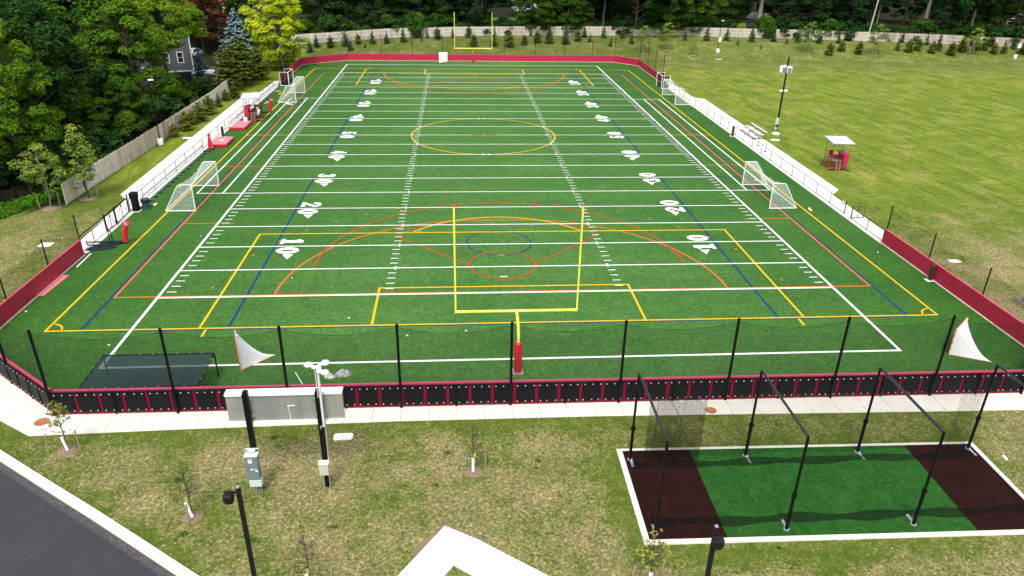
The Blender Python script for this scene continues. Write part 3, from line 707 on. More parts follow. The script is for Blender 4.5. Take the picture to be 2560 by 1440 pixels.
# picket fences
def picket_mat():
    m, nt, p = new_mat('picket_wood'); at = node(nt, 'ShaderNodeAttribute'); at.attribute_name = 'tint'; co = objco(nt)
    c = ramp(nt, at.outputs['Fac'], [(0.0, (0.24, 0.14, 0.09)), (0.25, (0.40, 0.31, 0.235)), (0.6, (0.60, 0.53, 0.44)), (1.0, (0.76, 0.71, 0.62))])
    c = mix(nt, c, ramp(nt, noise(nt, 3, 4, 0.7, stretch(nt, co, (1, 1, .25))), [(0.3, 0.8), (0.7, 1.1)]), 1.0, 'MULTIPLY')
    nt.links.new(c, p.inputs['Base Color']); p.inputs['Roughness'].default_value = 0.9; return m
M['picket'] = picket_mat()
def picket_fence(P, label, side):
    x0, y0, z0 = P[0]; t = thing('picket_fence', (x0, y0, z0), label, 'fence', 'pale picket fences round the school field')
    R = random.Random(int(abs(x0)*10)); sec = []
    for i in range(len(P)-1):
        a, b_ = P[i], P[i+1]; L = math.hypot(b_[0]-a[0], b_[1]-a[1]); n = max(1, round(L/2.9))
        for k in range(n): sec.append((lerp(a, b_, k/n), lerp(a, b_, (k+1)/n)))
    tone = 0.88 if side < 0 and P[0][0] < -39 else .7
    for a, b_ in sec:
        q = MB(); q.hasc = True; tone = min(.98, max(.42, tone+R.uniform(-.22, .22)))
        L = math.hypot(b_[0]-a[0], b_[1]-a[1]); dx, dy = (b_[0]-a[0])/L, (b_[1]-a[1])/L; rz = math.atan2(dy, dx); n = int(L/0.158)
        za, zb = H(*a[:2]), H(*b_[:2]); zf = lambda s: za+(zb-za)*s
        for k in range(n):
            s = (k+.5)/n; px, py = a[0]+(b_[0]-a[0])*s-x0, a[1]+(b_[1]-a[1])*s-y0; z = zf(s)-z0
            q.col = min(1, max(0, tone+R.gauss(0, .16))); hh = 2.02+R.uniform(-.02, .02); nx_, ny_ = -dy*side, dx*side
            q.box((px+nx_*.04, py+ny_*.04, z+hh/2+.04), (0.105, 0.02, hh), rz)
        q.col = tone*.9
        for zz in (.35, 1.1, 1.85):
            q.box(((a[0]+b_[0])/2-x0, (a[1]+b_[1])/2-y0, (za+zb)/2-z0+zz), (L, 0.045, 0.09), R=Matrix.Rotation(rz, 3, 'Z')@Matrix.Rotation(-math.atan2(zb-za, L), 3, 'Y'))
        q.box((a[0]-x0, a[1]-y0, za-z0+1.02), (0.1, 0.1, 2.1), rz)
        q.build('picket_panel', M['picket'], t)
    return t
picket_fence(LF+[FF[0]], 'weathered picket fence climbing along the woods on the left side', -1)
picket_fence(FF, 'long pale picket fence on the bank beyond the far end and right lawn', -1)

# ================================================================== goals
def goalpost(x, y, side, label):
    """gooseneck football goal; side = +1 when the crossbar stands on the +y side of the base"""
    t = thing('football_goalpost', (x, y-side*1.65, 0), label, 'goalpost', 'football goalposts at the two ends')
    q = MB(); q.tube([(0, 0, 0), (0, 0, 2.2), (0, side*.06, 2.55), (0, side*.3, 2.86), (0, side*.7, 3.04), (0, side*1.1, 3.12), (0, side*1.66, 3.15)], 0.085, 12)
    q.build('gooseneck', M['yellow_paint'], t)
    q = MB(); q.cyl((-3.6, side*1.68, 3.2), (3.6, side*1.68, 3.2), 0.085, n=12); q.build('crossbar', M['yellow_paint'], t)
    for sx in (-1, 1):
        q = MB(); q.cyl((sx*3.6, side*1.68, 3.13), (sx*3.6, side*1.68, 9.75), 0.058, n=10)
        o = q.build('upright', M['yellow_paint'], t)
        q = MB(); q.cyl((sx*3.6, side*1.68, 9.75), (sx*3.6, side*1.68, 9.83), 0.068, n=10); q.face([(sx*3.6, side*1.70, 9.76), (sx*3.6+.04, side*1.71, 9.75), (sx*3.66, side*1.74, 8.75), (sx*3.6, side*1.72, 8.8)])
        q.build('wind_ribbon', M['orange_metal'], o)
    q = MB(); q.lathe((0, 0, 0), [(.22, .03), (.235, .08), (.235, 1.95), (.2, 2.02), (.09, 2.03)], 18); q.build('base_pad', M['red_vinyl'], t)
    q = MB(); q.box((0, 0, .02), (.62, .62, .04))
    for sx in (-1, 1):
        for sy in (-1, 1): q.cyl((sx*.25, sy*.25, .04), (sx*.25, sy*.25, .12), .03, n=6)
    q.build('base_plate', M['steel'], t)
goalpost(0, .2, 1, 'tall yellow football goalpost with red base pad nearest the camera')
goalpost(0, FY-.1, -1, 'yellow football goalpost standing before the far maroon wall')

def soccer_goal(x, y0, y1, s, label, depth=2.65, top=1.25, hh=2.5, r=0.055, box=False, drape=0.5):
    """front posts at x, goal runs y0..y1, opens toward -s"""
    t = thing('soccer_goal', (x, (y0+y1)/2, 0), label, 'soccer goal', 'white soccer goals beside the touchlines'); h2 = (y1-y0)/2
    q = MB()
    for sy in (-1, 1): q.cyl((0, sy*h2, 0), (0, sy*h2, hh), r, n=8)
    q.cyl((0, -h2-r, hh), (0, h2+r, hh), r, n=8); q.build('front_frame', M['white_paint'], t)
    q = MB(); xb = s*depth; xt = s*top
    for sy in (-1, 1):
        q.tube([(0, sy*h2, .04), (xb, sy*h2, .04)], r*.85, 6); q.tube([(0, sy*h2, hh), (xt*.85, sy*h2, hh), (xt, sy*h2, hh-.12), (xb, sy*h2, .05)], r*.7, 6)
    q.cyl((xb, -h2, .05), (xb, h2, .05), r*.85, n=8); q.build('back_frame', M['white_paint'], t)
    q = MB(); N = 14; K = 9
    def P(a, c):       # a along the goal 0..1, c down the back 0..1
        yy = -h2+2*h2*a; f = math.sin(math.pi*a); sg = drape*f
        if c < .3: u = c/.3; px = xt*u; z = hh-sg*.5*u*1.4
        else: u = (c-.3)/.7; px = xt+(xb-xt)*u-s*sg*1.1*math.sin(math.pi*min(1, u*1.1)); z = (hh-sg*.7)*(1-u)+.05
        wob = .05*math.sin(a*37+c*9)+.04*math.sin(a*61-c*5); return (px+wob*s*f, yy, max(.04, z+wob*f))
    for i in range(N):
        for k in range(K):
            a0, a1, c0, c1 = i/N, (i+1)/N, k/K, (k+1)/K; W_ = 2*h2; D_ = 3.9
            q.face([P(a0, c0), P(a1, c0), P(a1, c1), P(a0, c1)], [(a0*W_, c0*D_), (a1*W_, c0*D_), (a1*W_, c1*D_), (a0*W_, c1*D_)])
    for sy in (-1, 1):
        q.face([(0, sy*h2, .05), (xb, sy*h2, .05), (xt, sy*h2, hh-.1), (0, sy*h2, hh)], [(0, 0), (depth, 0), (top, hh), (0, hh)])
    q.build('net', M['net_white'], t); return t
soccer_goal(-27.28, 26.98, 34.4, -1, 'large white soccer goal in front of the benches, nearest on the left side')
soccer_goal(-27.3, 74.45, 81.85, -1, 'large white soccer goal farther back on the left touchline')
soccer_goal(26.42, 26.5, 33.85, 1, 'large white soccer goal with sagging net on the near right touchline', drape=1.0)
soccer_goal(30.15, 73.6, 81.25, 1, 'large white soccer goal backed against the far right rail fence', depth=2.45, drape=.35)
def box_goal(x, y0, y1, s, label):
    t = thing('small_goal', (x, (y0+y1)/2, 0), label, 'small goal', 'small box shaped goals at the far corners'); h2 = (y1-y0)/2; q = MB(); d = s*1.35; hh = 2.15
    for sy in (-1, 1): q.tube([(0, sy*h2, 0), (0, sy*h2, hh), (d, sy*h2, hh), (d, sy*h2, 0)], .06, 6); q.cyl((0, sy*h2, .05), (d, sy*h2, .05), .05, n=6)
    q.cyl((0, -h2, hh), (0, h2, hh), .06, n=6); q.cyl((d, -h2, .05), (d, h2, .05), .05, n=6); q.build('frame', M['white_paint'], t)
    q = MB(); q.face([(d, -h2, .1), (d, h2, .1), (d, h2, hh), (d, -h2, hh)], [(0, 0), (3, 0), (3, 2), (0, 2)])
    for sy in (-1, 1): q.face([(0, sy*h2, .1), (d, sy*h2, .1), (d, sy*h2, hh), (0, sy*h2, hh)], [(0, 0), (1.3, 0), (1.3, 2), (0, 2)])
    q.build('net', M['net_thick'], t)
    q = MB(); q.rbox((d*.5, 0, .28), (1.1, h2*1.7, .5), .12); q.build('ballast_bag', M['rubber'], t)
box_goal(-30.95, 87.65, 91.4, -1, 'small white box goal with black net at the far left corner')
box_goal(31.4, 86.7, 90.1, 1, 'small white box goal with black net at the far right corner')

def lax_goal(A, B, C, label):
    """mouth posts at A and B, apex of the base at C"""
    ox, oy = (A[0]+B[0])/2, (A[1]+B[1])/2; t = thing('lacrosse_goal', (ox, oy, 0), label, 'lacrosse goal', 'orange framed lacrosse goals')
    a, b_, c = [Vector((p[0]-ox, p[1]-oy, 0)) for p in (A, B, C)]; up = Vector((0, 0, 1.83))
    q = MB(); q.tube([a, a+up, b_+up, b_], .03, 8); q.build('mouth_frame', M['orange_metal'], t)
    q = MB(); q.tube([a+Vector((0, 0, .02)), c+Vector((0, 0, .02)), b_+Vector((0, 0, .02))], .028, 6); q.build('ground_pipe', M['orange_metal'], t)
    q = MB(); ring = []; S = 5
    for i in range(S+1): ring.append(a+up*(i/S))
    for i in range(1, S+1): ring.append(a+up+(b_-a)*(i/S))
    for i in range(1, S+1): ring.append(b_+up*(1-i/S))
    T = 9; RS = random.Random(int(abs(A[0])*10))
    def P(i, k):
        p = ring[i]; u = k/T; s_ = 1-u; z = p.z*(s_**1.9); base = Vector((p.x, p.y, 0)); h = base*s_+c*u; mid = ((a+b_)/2)*s_+c*u
        h = h+(mid-h)*(.35*math.sin(math.pi*u)*(p.z/1.83)); return (h.x, h.y, max(z, .03)+.02*math.sin(i*2.3+k))
    for i in range(len(ring)-1):
        for k in range(T): q.face([P(i, k), P(i+1, k), P(i+1, k+1), P(i, k+1)], [(i*.37, k*.24), ((i+1)*.37, k*.24), ((i+1)*.37, (k+1)*.24), (i*.37, (k+1)*.24)])
    q.build('net', M['net_lax'], t)
    q = MB()      # white lacing along the mouth
    for s0, s1 in ((a, a+up), (a+up, b_+up), (b_+up, b_)):
        off = (c-(a+b_)/2).normalized()*.05; q.tube([s0+(s1-s0)*(k/8)+off*(1+.5*(-1)**k) for k in range(9)], .02, 5)
    q.build('lacing', M['white_paint'], t)
lax_goal((-16.75, .98), (-16.2, -.6), (-14.55, 1.1), 'lacrosse goal with white net near the near left net post')
lax_goal((27.2, -.6), (28.85, .85), (29.35, -1.65), 'lacrosse goal with white net in the near right corner')
lax_goal((-5.05, 114.1), (-6.75, 113.85), (-6.7, 112.6), 'lacrosse goal against the far maroon wall beside the far goalpost')

# ================================================================== benches, bleacher
def bench(L=4.55):
    t = thing('team_bench', (0, 0, 0), '', 'bench', 'white aluminium benches along the left rail fence')
    q = MB(); q.rbox((0, 0, .45), (.30, L, .05), .02); q.build('seat', M['alum'], t)
    q = MB(); q.rbox((-.27, 0, .78), (.04, L, .26), .015); q.build('backrest', M['alum'], t)
    for k in range(4):
        y = -L/2+.4+k*(L-.8)/3; q = MB(); q.tube([(.14, y, .42), (.14, y, .05)], .025, 6); q.tube([(-.14, y, .42), (-.2, y, .05)], .025, 6)
        q.tube([(.3, y, .03), (-.34, y, .03)], .025, 6); q.tube([(-.12, y, .42), (-.27, y, .5), (-.3, y, .88)], .022, 6); q.build('leg', M['steel'], t)
    return t
b0 = bench(); bn = ['white bench beside the two trash bins', 'second white bench from the trash bins, behind the near soccer goal', 'third white bench from the trash bins', 'white bench ending beside the red blocking dummy',
      'white bench behind the red crash mat next to the covered cart', 'white bench directly behind the covered red cart', 'white bench just past the covered red cart', 'fourth white bench past the far red mat', 'white bench behind the far left soccer goal', 'last white bench before the small box goal']
for i, y in enumerate([30.9, 35.5, 40.1, 44.7, 59.6, 64.2, 68.8, 73.4, 78.0, 82.6]):
    o = b0 if i == 0 else copy_tree(b0); o.location = (-32.3, y, 0.02); o['label'] = bn[i]
t = thing('bleacher', (34.6, 54.8, 0.03), 'small white aluminium bleacher on the right walk beside the loudspeaker pole', 'bleacher')
for k, (x, z) in enumerate([(0.05, .38), (.78, .66), (1.5, .98)]):
    q = MB(); q.rbox((x, 0, z), (.27, 5.2, .05), .02); q.build('seat', M['alum'], t)
    if k: q = MB(); q.rbox((x-.36, 0, z-.33), (.24, 5.2, .04), .02); q.build('footboard', M['alum'], t)
for y in (-2.1, 0, 2.1):
    q = MB(); q.tube([(-.1, y, .03), (1.75, y, .03)], .03, 6); q.tube([(0, y, .03), (0, y, .36), (.75, y, .64), (1.5, y, .95), (1.55, y, .03)], .03, 6); q.tube([(.75, y, .62), (.75, y, .03)], .025, 6); q.tube([(1.5, y, .9), (.1, y, .05)], .02, 6)
    q.build('side_frame', M['rail'], t)
for x, y in ((33.9, 46.6), (34.05, 49.4)):
    t = thing('stanchion', (x, y, .035), 'thin black stanchion on the right walk, '+('near the bleacher' if y > 48 else 'farther from the bleacher'), 'stanchion', 'two stanchions on the right walk')
    q = MB(); q.cyl((0, 0, 0), (0, 0, 1.15), .03, n=8); q.build('post', M['rail'], t); q = MB(); q.cyl((0, 0, 0), (0, 0, .04), .2, .16, n=14); q.build('base', M['rail'], t)

# ================================================================== carts
def cart(loc, rz, label):
    t = thing('shelter_cart', loc, label, 'cart', 'red wheeled carts with flat roofs', rz)
    W2, D2 = 1.0, 1.15
    q = MB(); q.tube([(-W2, -D2, .28), (W2, -D2, .28), (W2, D2, .28), (-W2, D2, .28), (-W2, -D2, .28)], .05, 6); q.box((0, -D2+.25, .27), (2.0, .5, .05)); q.cyl((0, -D2, .28), (0, D2, .28), .045, n=6)
    q.build('chassis', M['red_metal'], t)
    for sx in (-1, 1):
        for sy in (-1, 1):
            q = MB(); q.cyl((sx*(W2+.05)-.04, sy*(D2+.02), .13), (sx*(W2+.05)+.04, sy*(D2+.02), .13), .13, n=14); o = q.build('caster', M['rubber'], t)
            q = MB(); q.box((sx*(W2+.05), sy*(D2+.02), .22), (.16, .1, .12)); q.build('fork', M['steel'], o)
    for sx in (-1, 1):
        for sy in (-1, 1):
            q = MB(); q.cyl((sx*.92, sy*.95, .28), (sx*.92, sy*.95, 3.15), .032, n=8); q.build('roof_post', M['red_metal'], t)
    q = MB(); R3 = Matrix.Rotation(rad(4), 3, 'X'); q.box((0, 0, 3.2), (2.45, 2.75, .06), R=R3); q.build('roof', M['roof_panel'], t)
    q = MB(); q.box((0, 0, 3.155), (2.5, 2.8, .03), R=R3); q.build('roof_edge', M['rail'], t)
    q = MB(); q.box((.1, 0, 1.05), (1.6, 1.9, .05)); q.build('deck', M['grey_box'], t)
    q = MB(); q.tube([(-.92, -.95, 1.08), (.92, -.95, 1.08), (.92, .95, 1.08), (-.92, .95, 1.08), (-.92, -.95, 1.08)], .035, 6)
    q.tube([(-.92, -.95, 1.75), (-.92, .95, 1.75), (.92, .95, 1.75)], .03, 6); q.tube([(-.92, 0, .28), (-.92, 0, 1.75)], .028, 6); q.tube([(0, .95, .28), (0, .95, 1.75)], .028, 6)
    q.tube([(-.92, -.95, .6), (-.92, .95, .6)], .02, 6); q.tube([(-.92, -.95, .3), (-.92, .95, 1.05)], .02, 6); q.build('guard_rail', M['red_metal'], t)
    q = MB(); q.rbox((.72, -.12, 1.25), (.55, 1.75, 1.25), .04); q.box((.40, -.12, 1.9), (.5, 1.75, .05)); q.build('cabinet', M['maroon'], t)
    q = MB(); q.rbox((-.35, .35, 1.35), (.5, .8, .12), .04); q.rbox((-.35, .72, 1.65), (.5, .1, .5), .03); q.rbox((.05, .1, 1.3), (.35, .5, .4), .05); q.build('seat', M['red_metal'], t)
    q = MB()
    for sx in (-.32, .12): q.cyl((sx, -1.28, 0.02), (sx, -.98, 1.1), .025, n=6)
    for k in range(4): q.cyl((-.32, -1.28+.06+k*.07, .22+k*.24), (.12, -1.28+.06+k*.07, .22+k*.24), .018, n=6)
    q.build('ladder', M['pale_red'], t); return t
c1 = cart((39.3, 39.9, 0), rad(-4), 'red wheeled shelter cart with pale roof alone on the right lawn')
c2 = cart((-30.75, 63.2, .02), rad(188), 'red wheeled shelter cart with pale roof on the turf between mats and benches')
c2.rotation_euler = (0, 0, rad(6)); c2.scale = (-1, 1, 1)
# white straps hanging in the left cart
q = MB()
for k in range(5): x = -29.95+k*.06; q.tube([(x, 62.2+.1*k, 2.0-.12*k), (x+.12, 62.1, 1.5), (x-.06, 62.1+.1*k, .9)], .035, 5)
tag(q.build('harness', M['white_paint']), 'tangle of white straps hanging from the left covered cart', 'straps')

# ================================================================== training gear on the turf
def crash_mat(c, s, rz, label, bag):
    t = thing('crash_mat', (*c, .012), label, 'mat', 'red crash mats by the left rail', rz)
    q = MB(); q.rbox((0, 0, .19), (s[0], s[1], .36), .08, seg=4); q.build('mat_body', M['red_vinyl'], t)
    q = MB(); q.rbox((0, 0, .385), (s[0]-.08, s[1]-.08, .03), .07, seg=4); q.build('mat_top', M['pale_red'], t)
    if bag: q = MB(); q.rbox((0, 0, .403), (.5, .55, .012), .1, rz=.4); q.build('white_patch', M['white_paint'], t)
    q = MB(); q.box((-.25, -s[1]/2-.008, .2), (.35, .012, .06)); q.build('handle', M['rubber'], t)
crash_mat((-31.55, 50.85), (2.0, 3.5), 0, 'red crash mat with a white patch beside the standing red dummy', True)
crash_mat((-31.5, 59.2), (2.05, 3.7), 0, 'red crash mat in front of the covered red cart', False)
q = MB(); q.rbox((0, 0, 0), (.5, .35, .5), .08); tag(q.build('cooler_box', M['white_paint'], loc=(-31.2, 60.75, .65)), 'small white cooler resting on the far red mat', 'cooler')
t = thing('tackle_dummy', (-32.0, 47.9, .012), 'upright red tackling dummy on a black base beside the near crash mat', 'tackling dummy')
q = MB(); q.lathe((0, 0, 0), [(.24, .12), (.27, .3), (.24, .9), (.16, 1.3), (.14, 1.85), (.1, 1.92)], 16); q.build('padded_body', M['red_vinyl'], t)
q = MB(); q.lathe((0, 0, 0), [(.36, 0), (.4, .08), (.34, .18), (.2, .2)], 18); q.build('base', M['rubber'], t)
q = MB(); q.rbox((.24, -.12, .42), (.06, .16, .16), .02); q.rbox((.15, -.1, 1.55), (.05, .12, .14), .02); q.build('white_label', M['white_paint'], t)
q = MB(); q.rbox((0, 0, .12), (.8, .5, .22), .1); tag(q.build('duffel_bag', M['navy'], loc=(-32.25, 47.0, .012)), 'navy duffel bag on the turf at the end of the benches', 'bag')
def sled(loc, rz, label, bag_h=1.85, back=2.4):
    t = thing('blocking_sled', (*loc, .012), label, 'blocking sled', 'blocking sleds with one red dummy', rz)
    q = MB(); q.tube([(-back, -.32, .06), (-.2, -.3, .06), (.25, -.12, .1), (.25, .12, .1), (-.2, .3, .06), (-back, .32, .06)], .06, 6); q.tube([(-back, -.32, .06), (-back-.25, 0, .25), (-back, .32, .06)], .05, 6)
    q.box((-.75, 0, .08), (1.3, .55, .07)); q.build('skid_frame', M['tarp'], t)
    q = MB(); q.tube([(-.7, -.25, .1), (-.72, -.25, .95), (-.72, 0, 1.15), (-.72, .25, .95), (-.7, .25, .1)], .04, 6); q.build('push_handle', M['tarp'], t)
    q = MB(); q.tube([(.22, 0, .12), (.4, 0, .3)], .06, 8); q.build('spring_neck', M['steel'], t)
    q = MB(); pts = [(.42, 0, .16), (.42, 0, .7), (.5, 0, 1.15), (.68, 0, 1.5), (.9, 0, bag_h)]; q.tube(pts, .21, 12, .19); o = q.build('dummy_pad', M['red_vinyl'], t)
    q = MB(); q.tube([(.74, 0, 1.6), (.86, 0, 1.8)], .222, 12); q.build('pad_band', M['pale_red'], o)
sled((-30.85, 19.35), rad(4), 'black blocking sled with bent red dummy near the left gate')
sled((-30.0, 67.7), rad(20), 'blocking sled with bent red dummy beyond the left covered cart')
# dark tarp heap beside the first sled
def heap(name, L, W_, hh, m, loc, rz, label, cat, seed):
    R = random.Random(seed); q = MB(); N, K = 14, 8; g = {}
    for i in range(N+1):
        for k in range(K+1):
            u, v = i/N, k/K; e = math.sin(math.pi*u)**.6*math.sin(math.pi*v)**.6; g[i, k] = ((u-.5)*L+R.uniform(-.03, .03), (v-.5)*W_*(.35+.65*math.sin(math.pi*u))+R.uniform(-.03, .03), hh*e*(1+R.uniform(-.35, .35))+.005)
    for i in range(N):
        for k in range(K): q.face([g[i, k], g[i+1, k], g[i+1, k+1], g[i, k+1]], smooth=True)
    o = q.build(name, m, loc=loc); o.rotation_euler = (0, 0, rz); return tag(o, label, cat)
heap('folded_tarp', 2.3, 1.0, .3, M['tarp'], (-31.95, 18.25, .012), rad(14), 'crumpled dark tarp heap at the end of the left maroon wall', 'tarp', 5)
q = MB(); q.box((0, 0, .02), (.45, 3.4, .03)); o = q.build('pad_strip', M['pale_red'], loc=G(135, 714)[:2]+(.014,)); o.rotation_euler = (0, 0, rad(-3)); tag(o, 'faded red padding strip lying at the foot of the left maroon wall', 'pad')
q = MB(); q.box((0, 0, .03), (.12, 2.6, .04)); o = q.build('white_plank', M['white_paint'], loc=(-32.25, 15.9, .014)); o.rotation_euler = (0, 0, rad(2)); tag(o, 'white plank lying along the base of the left maroon wall', 'plank')
# bins
t = thing('trash_bin', (-32.55, 27.15, .012), 'tall black litter bin with hooded top beside the left gate', 'bin')
q = MB(); q.rbox((0, 0, .6), (.52, .52, 1.2), .05); q.build('bin_body', M['black_board'], t); q = MB(); q.rbox((0, 0, 1.48), (.62, .62, .55), .06); q.build('hood', M['black_board'], t)
q = MB(); q.box((0, 0, .02), (.75, .75, .04)); q.build('base_slab', M['kerb'], t)
t = thing('trash_can', (-31.9, 27.75, .012), 'round blue grey trash can lined with a black bag', 'trash can')
q = MB(); q.lathe((0, 0, 0), [(.27, 0), (.3, .1), (.34, .8), (.36, .82), (.36, .88)], 20); q.build('can_body', M['bin_blue'], t)
q = MB(); q.lathe((0, 0, 0), [(.375, .66), (.385, .8), (.37, .93), (.33, .94), (.3, .6)], 20); q.build('bin_liner', M['tarp'], t)
# bollard like post pads
def post_pad(x, y, label, hh=1.25):
    t = thing('post_pad', (x, y, .012), label, 'post pad', 'black padded post covers beside the pitch')
    q = MB(); q.rbox((0, 0, hh/2+.04), (.28, .34, hh), .08); q.build('padded_sleeve', M['rail'], t); q = MB(); q.box((0, 0, .015), (.7, .55, .03)); q.build('footing', M['kerb'], t)
post_pad(32.5, 54.3, 'black padded post at the right rail fence near halfway'); post_pad(-32.3, 54.0, 'black padded post at the left rail between the two crash mats'); post_pad(32.55, 10.15, 'black padded post against the near right maroon wall')
# balls and cones
def ball(u, v, r, m, label, cat='ball', grp=None):
    x, y, z = G(u, v); q = MB(); n = 10
    q.lathe((0, 0, 0), [(r*math.sin(math.pi*k/n)+.0005, -r*math.cos(math.pi*k/n)) for k in range(n+1)], 12)
    return tag(q.build('ball', m, loc=(x, y, r+.014)), label, cat, grp)
M['ball_w'] = mat('white_leather', (.8, .8, .78), .5); M['ball_y'] = mat('yellow_leather', (.78, .50, .05), .5); M['ball_d'] = mat('dark_leather', (.05, .05, .07), .5)
for u, v, m, l in [(387, 516, 'ball_w', 'black and white ball on the turf beside the bins'), (391.5, 514, 'ball_y', 'yellow ball on the turf beside the bins'), (2022.5, 526, 'ball_w', 'white ball on the yellow line behind the near right soccer goal'),
                   (2027, 530, 'ball_y', 'pale yellow ball next to the white ball by the near right goal'), (451, 470, 'ball_y', 'yellow ball inside the near left soccer goal'), (1729, 268, 'ball_y', 'yellow ball behind the far right soccer goal'),
                   (669, 258, 'ball_w', 'white ball near the sled beyond the left cart'), (664, 261, 'ball_y', 'yellow ball near the sled beyond the left cart'), (1888, 454, 'ball_y', 'orange yellow ball inside the near right soccer goal')]:
    ball(u, v, .13, M[m], l, grp='loose balls around the pitch')
for k, (u, v) in enumerate([(273, 865), (730, 697), (873, 797), (1018, 841), (1165, 829), (2194, 633), (502, 592), (1050, 581), (66, 781), (156, 597)]):
    x, y, z = G(u, v); q = MB(); rr = .05 if v > 600 else .045; q.lathe((0, 0, 0), [(.001, 0), (rr*.8, .01), (rr, rr), (rr*.8, rr*1.8), (.001, rr*2)], 10, 1.6 if v > 780 else 1)
    tag(q.build('lacrosse_ball', M['ball_w'], loc=(x, y, .016)), 'tiny white ball on the turf, '+ordn(k+1)+' of ten scattered over the near half', 'ball', 'small white balls scattered on the turf')
for k, (u, v, a) in enumerate([(695, 229.5, 0), (705, 235, .5)]):
    x, y, z = G(u, v); q = MB(); q.tube([(-.6, 0, .06), (-.1, .05, .08), (.5, -.05, .06)], .07, 6); q.tube([(0, 0, .06), (.3, .35, .05)], .06, 6); o = q.build('yellow_pads', M['ball_y'], loc=(x, y, .014)); o.rotation_euler = (0, 0, a)
    tag(o, ('longer' if k == 0 else 'shorter')+' yellow pad lying beside the far left soccer goal', 'pad')
x, y, z = G(724, 262.5); q = MB(); q.tube([(-.45, .2, .09), (.1, 0, .12), (.5, -.2, .08)], .1, 6); tag(q.build('white_bag', M['ball_w'], loc=(x, y, .014)), 'small white bag on the turf by the orange line near the far left goal', 'bag')

# near left corner gear
t = thing('net_table', (-20.45, -2.6, .012), 'large low black mesh frame on legs in the near left corner', 'mesh frame')
cs = [(-3.05, -1.5, 1.27), (3.05, -1.5, 1.27), (3.1, 1.5, 1.5), (-3.0, 1.5, 1.5)]
q = MB(); q.tube(cs+[cs[0]], .045, 8)
q.build('frame_tube', M['tarp'], t)
q = MB(); N = 8
def tp(i, k): u, v = i/N, k/N; p = lerp(lerp(cs[0], cs[1], u), lerp(cs[3], cs[2], u), v); return (p[0], p[1], p[2]-.14*math.sin(math.pi*u)*math.sin(math.pi*v))
for i in range(N):
    for k in range(N): q.face([tp(i, k), tp(i+1, k), tp(i+1, k+1), tp(i, k+1)], [(i*.76, k*.38), ((i+1)*.76, k*.38), ((i+1)*.76, (k+1)*.38), (i*.76, (k+1)*.38)], True)
q.build('mesh_sheet', M['net_fine'], t)
for (x, y, z) in cs:
    q = MB(); q.cyl((x, y, z), (x, y, 0), .04, n=8); q.tube([(x, y, z-.3), (x*.93, y, z-.02)], .03, 6); q.cyl((x, y, 0), (x, y, .04), .07, n=8); q.build('leg', M['tarp'], t)
q = MB()
for i in range(4):
    a, b_ = cs[i], cs[(i+1) % 4]; n = 9 if i % 2 == 0 else 5
    for k in range(1, n): p = lerp(a, b_, k/n); q.box(p, (.05, .05, .11))
q.build('clips', M['steel'], t)
heap('helmet_pile', 1.0, .55, .32, mat('black_white_gear', (.35, .37, .38), .5, var=.98, scale=9), (-10.2, -1.35, .012), .25, 'heap of black and white protective gear on the near turf', 'sports gear', 8)
heap('shoulder_pads', .6, .45, .25, mat('white_gear', (.62, .63, .63), .5, var=.6, scale=8), (-10.95, -1.55, .012), -.2, 'white shoulder pads lying left of the gear heap', 'sports gear', 9)
q = MB(); q.tube([(-.34, .68, .05), (.34, -.66, .05)], .03, 8); tag(q.build('white_pipe', M['white_paint'], loc=(-12.64, -1.7, .012)), 'white pipe lying on the turf behind the scoreboard', 'pipe')

# ================================================================== scoreboard and its posts
t = thing('scoreboard', (-11.1, -10.85, 0), 'scoreboard seen from behind, grey panel on two square black posts', 'scoreboard')
sx0, sx1, sz0, sz1 = -2.52, 2.52, 3.62, 5.05
q = MB(); q.box((0, .27, (sz0+sz1)/2), (sx1-sx0, .14, sz1-sz0))
m_, nt_, p_ = new_mat('grey_metal_back'); co_ = objco(nt_)
c_ = mix(nt_, ramp(nt_, noise(nt_, .9, 3, .5, stretch(nt_, co_, (1.2, 1, .12))), [(.35, (.24, .25, .25)), (.65, (.33, .33, .295))]), ramp(nt_, noise(nt_, 1.5, 5, .7, co_), [(.4, .93), (.65, 1.08)]), 1.0, 'MULTIPLY')
nt_.links.new(c_, p_.inputs['Base Color']); p_.inputs['Metallic'].default_value = .25; p_.inputs['Roughness'].default_value = .42; M['sb_back'] = m_
q.build('panel', M['sb_back'], t)
q = MB(); q.box((0, .33, sz1+.025), (5.06, .42, .05)); q.box((0, .14, sz1-.02), (5.05, .03, .10)); q.build('top_flashing', M['white_paint'], t)
q = MB(); q.box((0, .2, sz0-.02), (5.04, .2, .06)); q.build('bottom_trim', M['white_paint'], t)
for k in range(1, 4):
    q = MB(); q.box((sx0+k*1.26, .196, (sz0+sz1)/2), (.02, .012, sz1-sz0-.05)); q.build('panel_seam', M['sb_back'], t)
for px in (-1.6, 1.5):
    q = MB(); q.box((px, 0, 2.62), (.22, .22, 5.2)); q.box((px, .09, 5.24), (.2, .2, .1)); q.build('post', M['black'], t)
for px in (-1.6, 1.5):
    for zz in (3.9, 4.8): q = MB(); q.box((px, .16, zz), (.42, .08, .08)); q.build('bracket', M['steel'], t)
q = MB(); q.tube([(.15, .17, sz0), (.18, .165, 4.0), (.12, .165, 4.25), (.14, .165, 4.34)], .018, 6); q.tube([(.1, .165, 4.4), (.42, .165, 4.41)], .025, 6); q.build('cable', M['white_paint'], t)
